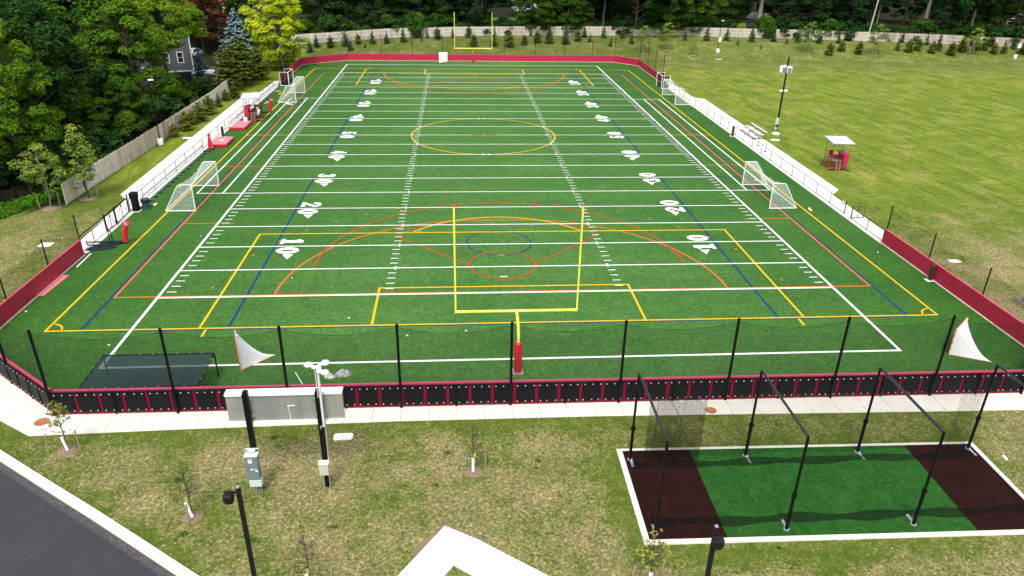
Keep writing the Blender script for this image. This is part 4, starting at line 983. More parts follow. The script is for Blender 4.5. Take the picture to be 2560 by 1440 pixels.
# electrical cabinets
t = thing('electrical_cabinet', (-12.72, -11.05, 0), 'grey electrical cabinet fixed to the left scoreboard post', 'electrical box')
q = MB(); q.rbox((0, -.22, 1.62), (.56, .34, 1.25), .02); q.build('cabinet_body', M['grey_box'], t)
q = MB(); q.rbox((0, -.22, 2.26), (.60, .38, .035), .02); q.build('lid', M['pale_box'], t)
q = MB(); q.rbox((.04, -.22, .72), (.54, .3, .36), .02); q.build('lower_box', M['pale_box'], t)
q = MB(); q.box((-.04, -.396, 2.02), (.17, .008, .22)); q.build('sticker', M['white_paint'], t); q = MB(); q.box((-.02, -.396, 1.55), (.13, .008, .06)); q.build('sticker', M['white_paint'], t); q = MB(); q.box((.19, -.396, 1.5), (.1, .008, .16)); q.box((.16, -.397, 1.55), (.14, .006, .07)); q.build('sticker', M['white_paint'], t)
q = MB(); q.box((-.04, -.402, 2.09), (.15, .006, .04)); q.build('warning_strip', M['pale_red'], t)
q = MB(); q.box((.315, -.2, 1.78), (.06, .1, .30)); q.cyl((.33, -.2, 1.92), (.42, -.2, 1.98), .025, n=6); q.build('switch_handle', M['steel'], t)
q = MB()
for k in range(4): q.cyl((-.12+k*.1, -.2+.02*k, 0), (-.12+k*.1, -.2+.02*k, .56), .028, n=8)
q.build('conduit', M['steel'], t); q = MB(); q.rbox((0, -.08, 2.38), (.34, .12, .14), .02); q.box((0, -.02, 2.42), (.6, .05, .05)); q.build('hub', M['pale_box'], t)
t = thing('control_box', (-9.6, -11.05, 0), 'small beige control box fixed to the right scoreboard post', 'electrical box')
q = MB(); q.rbox((0, -.2, 1.35), (.42, .28, .62), .02); q.build('box_body', M['beige_box'], t); q = MB(); q.rbox((0, -.2, 1.675), (.46, .32, .03), .02); q.build('lid', M['white_paint'], t)
q = MB(); q.cyl((.14, .0, 0), (.14, 0, 1.1), .025, n=8); q.cyl((-.15, .0, 0), (-.15, 0, 1.1), .025, n=8); q.cyl((.2, -.02, 1.5), (.2, .15, 3.7), .03, n=8); q.build('conduit', M['steel'], t)
t = thing('radio_mast', (-9.5, -11.02, 0), 'pale mast with four white rounded antennas rising above the right scoreboard post', 'mast')
q = MB(); q.tube([(.06, 0, 3.5), (.06, -.02, 6.55)], .055, 10); q.tube([(-.06, .04, 5.0), (-.07, .02, 6.5)], .02, 6); q.build('mast_pole', M['alum'], t)
q = MB(); q.tube([(.06, 0, 3.5), (-.1, .08, 3.45), (-.1, .1, 3.3)], .05, 8); q.build('clamp', M['steel'], t)
for k, (dx, dy, dz) in enumerate([(-.36, .08, .06), (.36, .12, .12), (.34, -.08, -.24), (.08, -.05, -.2)]):
    q = MB(); c = Vector((.03+dx, dy, 6.6+dz)); r_ = .19 if k < 3 else .12
    q.lathe(c, [(.002, -.09), (r_*.75, -.07), (r_, 0), (r_*.8, .06), (.002, .08)], 16); q.tube([(.03, 0, 6.58), c], .045, 6); q.build('antenna', M['white_paint'], t)
q = MB(); q.rbox((.02, 0, 6.62), (.42, .2, .2), .06); q.build('mount_head', M['white_paint'], t); q = MB(); q.box((0, -.03, 6.73), (.2, .1, .03)); q.build('clip', M['rail'], t)

# black lamp posts in the foreground
def lamp_post(loc, side, hd, label):
    t = thing('lamp_post', loc, label, 'lamp post', 'square black lamp posts in the foreground'); q = MB(); q.box((0, 0, 3.3), (.13, .13, 6.6)); q.build('post', mat('bronze_black', (.012, .010, .011), .5) if 'brz' not in M else M['brz'], t)
    q = MB(); q.box((0, 0, 6.62), (.1, .1, .04)); q.build('post_cap', M['steel'], t)
    q = MB(); q.box((side*.14, hd*.1, 6.42), (.16 if side else .08, .05 if side else .16, .07)); q.build('arm', M['brz'], t)
    q = MB(); c = Vector((side*.34, hd*.3, 6.27)); q.rbox(c, (.32 if side else .36, .36 if side else .30, .28), .07); q.rbox(c+Vector((0, 0, -.2)), (.27, .27, .1), .05); q.build('lamp_head', M['brz'], t)
    q = MB(); q.lathe((0, 0, 0), [(.22, 0), (.2, .3), (.1, .34)], 14); q.build('base', M['kerb'], t)
M['brz'] = mat('bronze_black', (.014, .012, .013), .5, spec=0.12)
lamp_post((-10.82+.02, -18.5, 0), -1, -.15, 'black lamp post left of centre with its lamp head turned left'); lamp_post((4.62, -21.1, 0), 0, -1, 'black lamp post below the batting cage with its lamp head facing down the picture')

# ================================================================== batting cage
def cage_frame(x, y0, y1, label, hh=5.0):
    t = thing('batting_arch', (x, y0, .07), label, 'cage frame', 'black arch frames of the batting cage'); d = y1-y0
    for k, yy in enumerate((0, d)):
        q = MB(); q.cyl((0, yy, 0), (0, yy, 1.9), .075, n=10); q.cyl((0, yy, 1.9), (0, yy, hh), .06, n=10); q.build('post', M['black'], t)
        q = MB(); q.cyl((0, yy, 1.78), (0, yy, 2.0), .1, n=10); q.cyl((-.13, yy, 1.88), (.13, yy, 1.88), .045, n=8); q.build('clamp', M['black'], t)
        q = MB(); s = 1 if yy == 0 else -1; s = -1 if yy == 0 else 1; q.box((.04, yy-s*-.28 if False else yy+s*.28, .03), (.12, .62, .03)); q.cyl((0, yy, 0), (0, yy, .05), .13, n=10); q.build('foot_plate', M['steel'], t)
    q = MB(); q.tube([(0, 0, hh), (0, d, hh)], .06, 10); q.build('crossbar', mat('satin_black_pipe', (.03, .03, .034), .25, .3) if 'pipe' not in M else M['pipe'], t)
M['pipe'] = mat('satin_black_pipe', (.04, .04, .045), .22, .5)
for x, l in ((4.9, 'leftmost black frame of the batting cage over the brown turf'), (10.75, 'second black frame from the left in the batting cage'), (16.55, 'third black frame from the left in the batting cage'), (22.4, 'rightmost black frame of the batting cage, partly outside the picture')):
    cage_frame(x, -9.78, -14.8, l)
t = thing('cage_net', (13.6, -12.3, .085), 'thin black batting cage net pulled back, with its hem heaped along both sides', 'net')
q = MB()
def drop(q, x0, x1, y, zt, zb, w0=0, N=16, sw=.1):
    for i in range(N):
        a, b_ = i/N, (i+1)/N; xa, xb = x0+(x1-x0)*a-13.6, x0+(x1-x0)*b_-13.6; f = lambda s: y+12.3+sw*math.sin(s*19+w0); za = zt-.25*abs(math.sin(a*3*math.pi)); zz = zt-.25*abs(math.sin(b_*3*math.pi))
        q.face([(xa, f(a), zb), (xb, f(b_), zb), (xb, f(b_), zz), (xa, f(a), za)], [(xa, 0), (xb, 0), (xb, zt), (xa, zt)])
drop(q, 6.0, 22.3, -9.7, 3.7, .05); q.build('side_net', M['net_black'], t)
q = MB(); drop(q, 5.6, 8.4, -9.9, 3.75, .05, 1, 8, .18); q.build('gathered_net', M['net_thick'], t)
q = MB(); drop(q, 21.0, 22.4, -9.95, 4.2, .05, 2, 6, .1); q.build('end_net', M['net_black'], t)
for y in (-10.25, -14.15):
    q = MB()
    pr = random.Random(int(-y)); N = 70; L_ = []
    for i in range(N+1):
        x = 4.9+17.5*i/N-13.6; wd = .16+.14*math.sin(i*.23+y)**2+pr.uniform(0, .04); L_.append((x, y+12.3+.05*math.sin(i*.3), wd, .05+.05*math.sin(i*.21)**2+pr.uniform(0, .02)))
    for a, b_ in zip(L_[:-1], L_[1:]):
        for s0, s1, h0, h1 in ((-1, 0, 0, 1), (0, 1, 1, 0)):
            q.face([(a[0], a[1]+s0*a[2], .004+h0*a[3]), (b_[0], b_[1]+s0*b_[2], .004+h0*b_[3]), (b_[0], b_[1]+s1*b_[2], .004+h1*b_[3]), (a[0], a[1]+s1*a[2], .004+h1*a[3])], [(a[0], s0*.3), (b_[0], s0*.3), (b_[0], s1*.3), (a[0], s1*.3)])
    q.build('heaped_hem', M['net_thick'], t)
qq = MB()
for x0, x1, y, zt in ((6.0, 22.3, -9.7, 3.7),):
    pts = [(x0+(x1-x0)*i/30-13.6, y+12.3, zt-.25*abs(math.sin(i/30*3*math.pi))) for i in range(31)]; qq.tube(pts, .012, 4)
qq.tube([(6.0-13.6, 2.6, 3.7), (6.0-13.6, 2.6, .1)], .012, 4); qq.tube([(6.5-13.6, 2.5, 3.5), (7.2-13.6, 2.3, 2.4), (6.3-13.6, 1.9, .3)], .012, 4); qq.build('net_cord', M['black'], t)

# ================================================================== ground fittings
def manhole(u, v, r, label):
    x, y, z = G(u, v); q = MB(); q.lathe((0, 0, 0), [(r, -.02), (r, .008), (r*.93, .012), (r*.9, .006), (.001, .006)], 26); tag(q.build('manhole_cover', M['rust'], loc=(x, y, .036)), label, 'manhole cover', 'rusty round covers in the near walk')
manhole(105, 1056, .36, 'round rusty cover in the wide corner walk on the left'); manhole(1777, 1027, .31, 'round rusty cover in the walk behind the batting cage')
def pad(u, v, w_, d_, r, label, m='slab', hz=.02):
    x, y, z = G(u, v); q = MB(); q.rbox((0, 0, 0), (w_, d_, hz*2), r, seg=5); tag(q.build('utility_pad', M[m], loc=(x, y, z+hz*.6)), label, 'concrete pad', 'pale pads set in the grass')
pad(858, 1092, .98, .56, .14, 'white utility pad in the grass right of the scoreboard posts'); pad(115, 612, 1.0, .9, .1, 'white square pad in the dry grass left of the maroon wall'); pad(2386, 653, .95, .6, .15, 'pale pad in the lawn behind the near right maroon wall')
pad(1938, 350, 1.15, .8, .3, 'round pale pad in front of the loudspeaker pole'); pad(468, 345, 1.1, .7, .1, 'pale pad on the grass beside the left lamp post'); pad(1797, 148, 1.3, .7, .1, 'small pale pad below the far bank lamp post')
x, y, z = G(2511, 1146); q = MB(); q.box((0, 0, .05), (.12, .3, .1)); tag(q.build('white_block', M['white_paint'], loc=(x, y, 0)), 'small white block in the grass right of the batting cage', 'block')

# ================================================================== poles
t = thing('loudspeaker_pole', (*G(1939, 335)[:2], 0), 'tall black pole with white loudspeakers beside the right walk', 'speaker pole')
q = MB(); q.cyl((0, 0, 0), (0, 0, 9.85), .115, .1, n=10); q.build('pole', M['black'], t)
q = MB(); q.lathe((0, 0, 0), [(.52, 0), (.52, .12), (.3, .14), (.2, .3), (.14, .32)], 18); q.build('base', M['slab'], t)
for dx, dy, a in ((-.62, -.05, 20), (.1, -.5, -15), (.05, .45, 160)):
    q = MB(); q.rbox((dx, dy, 8.35), (.62, .55, .85), .14, rad(a)); o = q.build('loudspeaker', M['white_paint'], t)
    q = MB(); cc = Vector((dx, dy, 8.3))+Matrix.Rotation(rad(a), 3, 'Z')@Vector((0, -.285, 0)); q.box(cc, (.44, .02, .62), rad(a)); q.build('grille', M['grey_box'], o)
q = MB(); q.tube([(-.6, 0, 8.5), (.5, 0, 8.5)], .06, 6); q.tube([(0, -.5, 8.4), (0, .4, 8.4)], .06, 6); q.build('bracket', M['steel'], t)
for sx in (-1, 1):
    q = MB(); q.lathe((sx*.32, -.1, 5.65), [(.03, -.12), (.22, -.08), (.25, .02), (.18, .12), (.02, .16)], 14); q.build('horn_speaker', M['white_paint'], t)
q = MB(); q.rbox((-.18, -.18, 1.75), (.42, .24, .85), .04); q.rbox((-.18, -.14, .75), (.25, .16, .35), .03); q.build('control_box', M['beige_box'], t)
def side_lamp(u, v, hh, label, hd=1, box=True, r=.07, bh=.7):
    x, y, z = G(u, v); t = thing('bank_lamp', (x, y, z), label, 'lamp post', 'slim black lamp posts around the field')
    q = MB(); q.cyl((0, 0, 0), (0, 0, hh), r, r*.8, n=8); q.build('post', M['black'], t); q = MB(); q.lathe((0, 0, 0), [(.33, -.2), (.36, bh-.05), (.33, bh), (.12, bh+.01)], 16); q.build('base', M['slab'], t)
    q = MB(); q.rbox((hd*.25, 0, hh+.0), (.62, .34, .14), .06); q.tube([(0, 0, hh-.1), (hd*.2, 0, hh-.02)], .05, 6); q.build('lamp_head', M['white_paint'], t)
    if box: q = MB(); q.rbox((.12, -.12, 2.6), (.55, .3, .95), .04); q.build('control_box', M['white_paint'], t)
side_lamp(402, 361, 7.5, 'slim black lamp post beside the picket fence on the left lawn', box=False)
side_lamp(1794, 130, 6.4, 'slim black lamp post on the far bank behind the right corner'); side_lamp(2537, 145, 6.4, 'slim black lamp post on the bank at the right edge')
POLES = []
for (u, v, m, l) in [(1200, 88, 'pole_wood', 'thin wooden utility pole behind the far goalpost'), (1692, 88.5, 'pole_wood', 'brown utility pole at the far fence right of the goalpost'), (2172, 104, 'pale_pole', 'pale leaning utility pole behind the right far fence')]:
    x, y, z = G(u, v); y += (-.6 if u == 1692 else 1.0); t = thing('utility_pole', (x, y, z), l, 'utility pole', 'utility poles carrying the wires')
    dxl = {1200: .9, 1692: .5, 2172: .9}[u]; q = MB(); q.cyl((0, 0, -.3), (dxl, 0, 12.5), .17, .12, n=10); q.build('pole', M[m], t)
    q = MB(); q.box((dxl*.85, 0, 11.2), (2.0, .1, .1)); q.build('crossarm', M[m], t); POLES.append((x, y, z, dxl))
def wire(a, b_, sag, label):
    q = MB(); n = 24; q.tube([lerp(a, b_, i/n)[:2]+(lerp(a, b_, i/n)[2]-sag*4*(i/n)*(1-i/n),) for i in range(n+1)], .028, 4)
    tag(q.build('overhead_wire', M['rubber']), label, 'wire', 'overhead wires along the far fence')
def top(i, zz, dy=0): p = POLES[i]; return (p[0]+p[3]*zz/12.5, p[1]+dy, p[2]+zz)
LP = (-42, 118, 12.5)
wire(LP, top(0, 8.4), 3.6, 'sagging wire from the left woods to the thin pole behind the goalpost')
wire(top(0, 6.9), top(1, 7.4), .9, 'lower wire between the pole behind the goalpost and the brown pole'); wire(top(0, 10.0), top(1, 10.2), 1.6, 'upper wire between the pole behind the goalpost and the brown pole')
wire(top(1, 6.7), top(2, 6.8), 1.3, 'lower wire between the brown pole and the pale leaning pole'); wire(top(1, 9.3), top(2, 9.0), 1.6, 'upper wire between the brown pole and the pale leaning pole')
wire(top(2, 8.8), (165, 118, 8.5), 2.2, 'upper wire running right from the pale leaning pole'); wire(top(2, 6.4), (165, 118, 7.2), 1.6, 'lower wire running right from the pale leaning pole')

# ================================================================== vegetation
def npmesh(name, V, k, tint, m, smooth=False):
    """V: (n*k, 3) corner positions of n separate k-gons, tint: (n,) value per face"""
    n = len(V)//k; me = bpy.data.meshes.new(name); me.vertices.add(n*k); me.loops.add(n*k); me.polygons.add(n)
    me.vertices.foreach_set('co', np.asarray(V, dtype=np.float32).ravel()); me.loops.foreach_set('vertex_index', np.arange(n*k, dtype=np.int32))
    me.polygons.foreach_set('loop_start', np.arange(0, n*k, k, dtype=np.int32)); me.polygons.foreach_set('loop_total', np.full(n, k, dtype=np.int32))
    ca = me.color_attributes.new('tint', 'FLOAT_COLOR', 'POINT'); c = np.ones((n*k, 4), dtype=np.float32); c[:, :3] = np.repeat(tint, k)[:, None]
    ca.data.foreach_set('color', c.ravel()); me.materials.append(m); me.update(); me.validate(); return me
def leaf_mat(name, lo, mid, hi, trans=0.3):
    m, nt, p = new_mat(name); nt.nodes.remove(p); out = nt.nodes['Material Output']
    at = node(nt, 'ShaderNodeAttribute'); at.attribute_name = 'tint'; oi = node(nt, 'ShaderNodeObjectInfo')
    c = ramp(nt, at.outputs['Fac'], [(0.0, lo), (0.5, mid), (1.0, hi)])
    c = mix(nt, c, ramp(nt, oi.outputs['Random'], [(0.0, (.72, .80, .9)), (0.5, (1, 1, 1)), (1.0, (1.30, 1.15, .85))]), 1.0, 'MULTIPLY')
    d = node(nt, 'ShaderNodeBsdfDiffuse'); t = node(nt, 'ShaderNodeBsdfTranslucent'); mx = node(nt, 'ShaderNodeMixShader'); mx.inputs[0].default_value = trans
    nt.links.new(c, d.inputs[0]); nt.links.new(c, t.inputs[0]); nt.links.new(d.outputs[0], mx.inputs[1]); nt.links.new(t.outputs[0], mx.inputs[2]); nt.links.new(mx.outputs[0], out.inputs[0]); return m
M['leaf_dark'] = leaf_mat('dark_leaves', (.012, .038, .012), (.029, .078, .019), (.060, .126, .022), .26)
M['leaf_mid'] = leaf_mat('green_leaves', (.022, .070, .010), (.058, .135, .017), (.115, .21, .022), .32)
M['leaf_bright'] = leaf_mat('bright_green_leaves', (.070, .160, .014), (.15, .275, .021), (.25, .36, .028), .35)
M['leaf_yellow'] = leaf_mat('golden_leaves', (.26, .42, .014), (.52, .60, .03), (.74, .70, .10), .35)
M['leaf_young'] = leaf_mat('young_tree_leaves', (.10, .19, .04), (.19, .29, .06), (.34, .37, .10), .35)
M['leaf_brown'] = leaf_mat('copper_leaves', (.045, .022, .014), (.11, .05, .03), (.19, .10, .06), .2)
M['needle_blue'] = leaf_mat('blue_needles', (.065, .12, .13), (.15, .235, .255), (.28, .38, .40), .05)
M['needle_olive'] = leaf_mat('olive_needles', (.035, .060, .011), (.085, .120, .018), (.16, .19, .03), .15)
M['needle_green'] = leaf_mat('green_needles', (.012, .042, .012), (.032, .088, .024), (.07, .145, .038), .05)
M['weed'] = leaf_mat('weed_leaves', (.03, .10, .006), (.06, .17, .01), (.11, .25, .02), .25)
def quads(P, Nn, size, rs, asp=1.6):
    """leaf shaped quads at P facing Nn"""
    n = len(P); r = rs.normal(size=(n, 3)); Nn = Nn/np.linalg.norm(Nn, axis=1)[:, None]
    a = np.cross(Nn, r); a /= np.linalg.norm(a, axis=1)[:, None]+1e-9; b = np.cross(Nn, a)
    s = size[:, None]; V = np.empty((n, 4, 3)); V[:, 0] = P-a*s*asp/2; V[:, 1] = P+b*s*.42-a*s*.1; V[:, 2] = P+a*s*asp/2; V[:, 3] = P-b*s*.42+a*s*.08
    return V.reshape(-1, 3)
def limb_mesh(name, segs, m):
    q = MB()
    for pts, r0, r1 in segs: q.tube(pts, r0, 7 if r0 > .08 else 5, r1)
    o = q.build(name, m); me = o.data; bpy.data.objects.remove(o); return me
def broadleaf(seed, h, rad_, base, nclump, nleaf, lsize, m, bark='bark', droop=.25, lean=0.0, clump_r=1.15, flat=.5, pointy=0.0):
    rs = np.random.RandomState(seed); segs = []; tr = .018*h+.06 if h > 8 else .012*h; top = np.array([lean, 0, h*.82])
    tp = [np.array([lean*s+.12*math.sin(seed+s*5), .12*math.cos(seed*2+s*4), h*.82*s]) for s in (0, .25, .5, .75, 1)]; segs.append((tp, tr, tr*.25))
    C = []
    for i in range(nclump):
        t = rs.uniform(0, 1)**.85; z = base*h+(h-base*h)*t
        prof = (math.sin(math.pi*min(1, (t*.92+.1)))**.65)*(1-pointy*t) if t < .98 else .15
        rr = rad_*prof*rs.uniform(.35, 1.0)**.5; a = rs.uniform(0, 2*math.pi)*1.0; lob = 1+.22*math.sin(3*a+seed)+.12*math.sin(5*a+seed*2+t*4)
        C.append((rr*lob*math.cos(a)+lean*t, rr*lob*math.sin(a), z))
    C = np.array(C); Ps = []; Ns = []; T = []
    for i, c in enumerate(C):
        n = int(nleaf*rs.uniform(.6, 1.4)); R = clump_r*rs.uniform(.65, 1.35); d = rs.normal(size=(n, 3)); d /= np.linalg.norm(d, axis=1)[:, None]
        rr = rs.uniform(.25, 1, n)**.5; p = d*rr[:, None]*R; p[:, 2] *= flat; out = c[:2]/(np.linalg.norm(c[:2])+1e-6)
        p[:, :2] += out*0; p[:, 2] -= droop*(np.linalg.norm(p[:, :2], axis=1)/R)**2*R
        Ps.append(c+p); nn = d*.55+np.array([0, 0, .75])+rs.normal(size=(n, 3))*.38; Ns.append(nn)
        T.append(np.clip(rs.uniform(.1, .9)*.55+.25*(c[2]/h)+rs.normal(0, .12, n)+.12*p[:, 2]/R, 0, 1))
        if i % 3 == 0: zt = max(base*h*.6, c[2]-rs.uniform(1, 2.5)); s0 = np.array([lean*zt/h, 0, zt]); segs.append(([s0, (s0+c)/2+np.array([0, 0, .25]), c], tr*.35, min(.02, tr*.15)))
    Ps = np.concatenate(Ps); Ns = np.concatenate(Ns); T = np.concatenate(T)
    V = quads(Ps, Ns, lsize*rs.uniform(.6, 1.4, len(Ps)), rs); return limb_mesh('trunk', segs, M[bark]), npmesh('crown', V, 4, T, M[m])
def conifer(seed, h, r, m, base=.04, whorls=22, perw=11, lsize=.2, dens=26, droop=.18, rag=.2, bark='bark', full=1.0):
    rs = np.random.RandomState(seed); segs = [([(0, 0, 0), (0, 0, h*.97)], .014*h+.03, .01)]; Ps = []; Ns = []; T = []
    for w in range(whorls):
        t = (w+.3)/whorls; z = h*(base+(1-base)*t); R = r*(1-t)**(.85/full)*(1+rs.uniform(-rag, rag))+.03*r
        for k in range(perw if t < .8 else max(5, perw//2)):
            a = rs.uniform(0, 2*math.pi); L = R*rs.uniform(.65, 1.15); n = max(3, int(dens*L/r)); s = rs.uniform(.12, 1, n); dz = -droop*L*s**1.3+.10*L*s**3
            side = rs.normal(0, .16, n)*L*(1.15-s); px = L*s*math.cos(a)-side*math.sin(a); py = L*s*math.sin(a)+side*math.cos(a)
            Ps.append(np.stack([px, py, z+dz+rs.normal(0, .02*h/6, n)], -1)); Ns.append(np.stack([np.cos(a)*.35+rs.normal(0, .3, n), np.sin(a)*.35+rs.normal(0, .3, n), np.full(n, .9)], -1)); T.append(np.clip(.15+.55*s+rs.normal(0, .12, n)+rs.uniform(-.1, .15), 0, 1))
            if h > 4 and k % 3 == 0: segs.append(([(0, 0, z), (L*.5*math.cos(a), L*.5*math.sin(a), z-droop*L*.3)], .03, .01))
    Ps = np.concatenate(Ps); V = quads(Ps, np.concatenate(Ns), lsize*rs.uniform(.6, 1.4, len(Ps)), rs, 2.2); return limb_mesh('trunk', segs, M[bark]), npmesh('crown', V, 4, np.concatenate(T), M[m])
def plant(meshes, name, loc, label, cat, group=None, s=1.0, sz=None, rz=None, names=('trunk', 'crown')):
    rz = random.Random(int(loc[0]*131+loc[1]*17)).uniform(0, 6.28) if rz is None else rz
    t = thing(name, loc, label, cat, group, rz); t.scale = (s, s, sz or s)
    for me, nm in zip(meshes, names):
        o = bpy.data.objects.new(nm, me); COL.objects.link(o); o.parent = t
    return t

# big trees of the left woods: x, y, height, crown radius, kind
KB = {
 'bright': [broadleaf(11, 15, 5.6, .16, 130, 200, .25, 'leaf_bright'), broadleaf(12, 15, 5.2, .2, 120, 200, .25, 'leaf_bright')],
 'mid': [broadleaf(21, 14, 5.2, .12, 125, 190, .26, 'leaf_mid'), broadleaf(22, 14, 4.8, .10, 120, 190, .26, 'leaf_mid')],
 'dark': [broadleaf(31, 15, 5.4, .10, 120, 170, .30, 'leaf_dark'), broadleaf(32, 15, 5.0, .08, 115, 170, .30, 'leaf_dark'), broadleaf(33, 15, 4.6, .18, 110, 170, .29, 'leaf_dark')],
 'house': [broadleaf(13, 17, 6.2, .50, 170, 190, .25, 'leaf_bright', clump_r=1.25)],
 'high': [broadleaf(41, 20, 5.5, .48, 90, 120, .38, 'leaf_dark', 'bark'), broadleaf(42, 20, 5.5, .55, 90, 120, .38, 'leaf_dark', 'bark_pale')],
}
def big(kind, i, x, y, h, label, cat='tree', group=None, wr=1.0, nm=None):
    L_ = KB[kind]; base_h = {'high': 20, 'mid': 14, 'house': 17}.get(kind, 15); s = h/base_h
    return plant(L_[i % len(L_)], nm or {'bright': 'bright_tree', 'house': 'bright_tree', 'mid': 'green_tree', 'dark': 'dark_tree', 'high': 'tall_tree'}[kind], (x, y, H(x, y)-.1), label, cat, group, s*wr, s)
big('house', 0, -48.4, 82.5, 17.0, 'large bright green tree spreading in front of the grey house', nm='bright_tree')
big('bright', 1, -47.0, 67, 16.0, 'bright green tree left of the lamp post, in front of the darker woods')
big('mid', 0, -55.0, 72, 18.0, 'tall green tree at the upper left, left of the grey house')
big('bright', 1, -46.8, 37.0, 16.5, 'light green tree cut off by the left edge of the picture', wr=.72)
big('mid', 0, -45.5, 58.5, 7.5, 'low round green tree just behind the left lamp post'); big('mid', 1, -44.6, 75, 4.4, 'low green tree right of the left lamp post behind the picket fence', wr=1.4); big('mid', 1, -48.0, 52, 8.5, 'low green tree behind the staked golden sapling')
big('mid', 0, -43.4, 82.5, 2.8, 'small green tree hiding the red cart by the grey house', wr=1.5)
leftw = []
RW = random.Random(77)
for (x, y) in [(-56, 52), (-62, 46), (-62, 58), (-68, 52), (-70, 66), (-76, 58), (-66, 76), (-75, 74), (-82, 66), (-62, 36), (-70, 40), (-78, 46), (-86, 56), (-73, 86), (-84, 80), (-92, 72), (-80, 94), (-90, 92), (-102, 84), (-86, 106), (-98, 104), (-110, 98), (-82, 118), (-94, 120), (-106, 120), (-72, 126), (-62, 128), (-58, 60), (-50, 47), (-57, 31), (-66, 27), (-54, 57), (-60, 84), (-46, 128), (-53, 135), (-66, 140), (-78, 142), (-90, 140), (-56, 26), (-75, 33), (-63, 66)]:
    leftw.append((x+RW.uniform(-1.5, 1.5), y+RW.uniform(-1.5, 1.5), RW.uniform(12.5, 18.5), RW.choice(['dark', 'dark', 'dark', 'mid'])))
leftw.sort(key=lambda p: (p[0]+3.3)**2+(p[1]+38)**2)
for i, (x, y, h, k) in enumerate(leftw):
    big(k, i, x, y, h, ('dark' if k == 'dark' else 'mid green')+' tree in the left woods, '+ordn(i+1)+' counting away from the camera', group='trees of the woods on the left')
# understory shrubs in the woods
KB['bush'] = [broadleaf(51, 3.2, 2.4, .02, 34, 110, .26, 'leaf_dark', clump_r=.8), broadleaf(52, 3.2, 2.2, .02, 34, 110, .26, 'leaf_mid', clump_r=.8)]
def bush(i, x, y, s, label, group, nm='bush'): return plant(KB['bush'][i % 2], nm, (x, y, H(x, y)-.1), label, 'bush', group, s, names=('stems', 'foliage'))
ub = sorted([(-44, 46, 0), (-46.5, 50, 0), (-44, 56, 1), (-43, 64, 0), (-42.5, 70, 1), (-47, 42.5, 0), (-51, 50, 0), (-43.2, 40.5, 1), (-49, 60, 0), (-45, 37.5, 1), (-52, 41, 0)], key=lambda p: p[1])
for i, (x, y, k) in enumerate(ub): bush(k, x, y, 1.0 if k else 1.15, ('dark' if k == 0 else 'green')+' bush behind the left picket fence, '+ordn(i+1)+' from the near end', 'bushes behind the left picket fence')

# special trees at the upper left
plant(broadleaf(61, 17, 5.4, .08, 260, 160, .24, 'leaf_yellow', 'bark_pale', droop=.35, clump_r=1.0, flat=.4, pointy=.25), 'golden_tree', (-36.1, 104.6, 0), 'golden yellow green tree at the far left corner of the pitch', 'tree')
plant(broadleaf(62, 15, 5.0, .2, 120, 120, .32, 'leaf_brown'), 'copper_tree', (-54.5, 121, 0), 'copper brown tree behind the tall blue spruce', 'tree')
plant(conifer(63, 10.8, 4.6, 'needle_blue', whorls=30, perw=16, lsize=.26, dens=40), 'blue_spruce', (-42.7, 103.5, -.1), 'tall blue spruce beside the golden tree', 'tree')
plant(conifer(64, 6.2, 1.9, 'needle_blue', whorls=18, perw=12, lsize=.24, dens=24), 'small_spruce', (-45.4, 89.5, -.4), 'short blue spruce beside the grey house', 'tree')
OL = conifer(65, 9.0, 3.2, 'needle_olive', base=.10, whorls=24, perw=15, lsize=.30, dens=32, droop=.05, rag=.35, full=1.6)
plant(OL, 'cedar_tree', (-38.6, 88.0, 0), 'dark olive conifer in front of the tall blue spruce', 'tree', s=.9, sz=.86)
plant(OL, 'cedar_tree', (-39.4, 83.4, 0), 'olive conifer leaning out over the picket fence, left of its twin', 'tree', s=.78, rz=2.0)
plant(OL, 'cedar_tree', (-37.2, 93, 0), 'low olive conifer nearest the far rail of the pitch', 'tree', s=.68, sz=.58, rz=4.0)

# trees beyond the far fence
far = []; RF = random.Random(5)
def okfar(x, y):
    for lx, ly, r in LAWNS:
        if math.hypot((x-lx)/1.25, (y-ly)*.9) < r*.95: return False
        if y < ly and y > 120 and abs(x-(lx-(ly-y)*(lx+3.3)/(ly+38))) < r*.62: return False
    return True
x = -34
while x < 165:
    for (ya, dy, sk) in ((139, 3, 0), (148, 4, 3), (160, 6, 1), (176, 7, 4)):
        fy = ya-(max(0, x-95)*.32); px = x+sk+RF.uniform(-1.6, 1.6); py = fy+RF.uniform(-dy, dy)*.5
        if okfar(px, py) and (ya < 150 or RF.random() < .8): far.append((px, py, RF.uniform(12, 19), RF.choice(['dark', 'dark', 'dark', 'dark', 'high', 'mid']) if ya < 150 else 'dark'))
    x += 7.2
for (yy, st) in ((200, 10), (225, 12), (255, 14), (290, 17)):
    x = -110+yy*.05
    while x < 40+yy*.75: far.append((x+RF.uniform(-3, 3), yy+RF.uniform(-6, 6), RF.uniform(14, 20), 'dark')); x += st
far = [f for f in far if abs(f[0]-4.5) > 1.5 or f[1] > 150]
far.sort(key=lambda p: (p[0]+3.3)/(p[1]+38))
cnt = {}
for i, (x, y, h, k) in enumerate(far):
    dd = 'close behind the fence' if y < 152 else ('some way behind the fence' if y < 190 else 'deep in the far woods')
    cnt[dd] = cnt.get(dd, 0)+1
    big(k, i, x, y, h, {'dark': 'dark leafy', 'mid': 'green leafy', 'high': 'bare trunked high'}[k]+' tree '+dd+', '+ordn(cnt[dd])+' of those from the left', group='trees beyond the far fence')
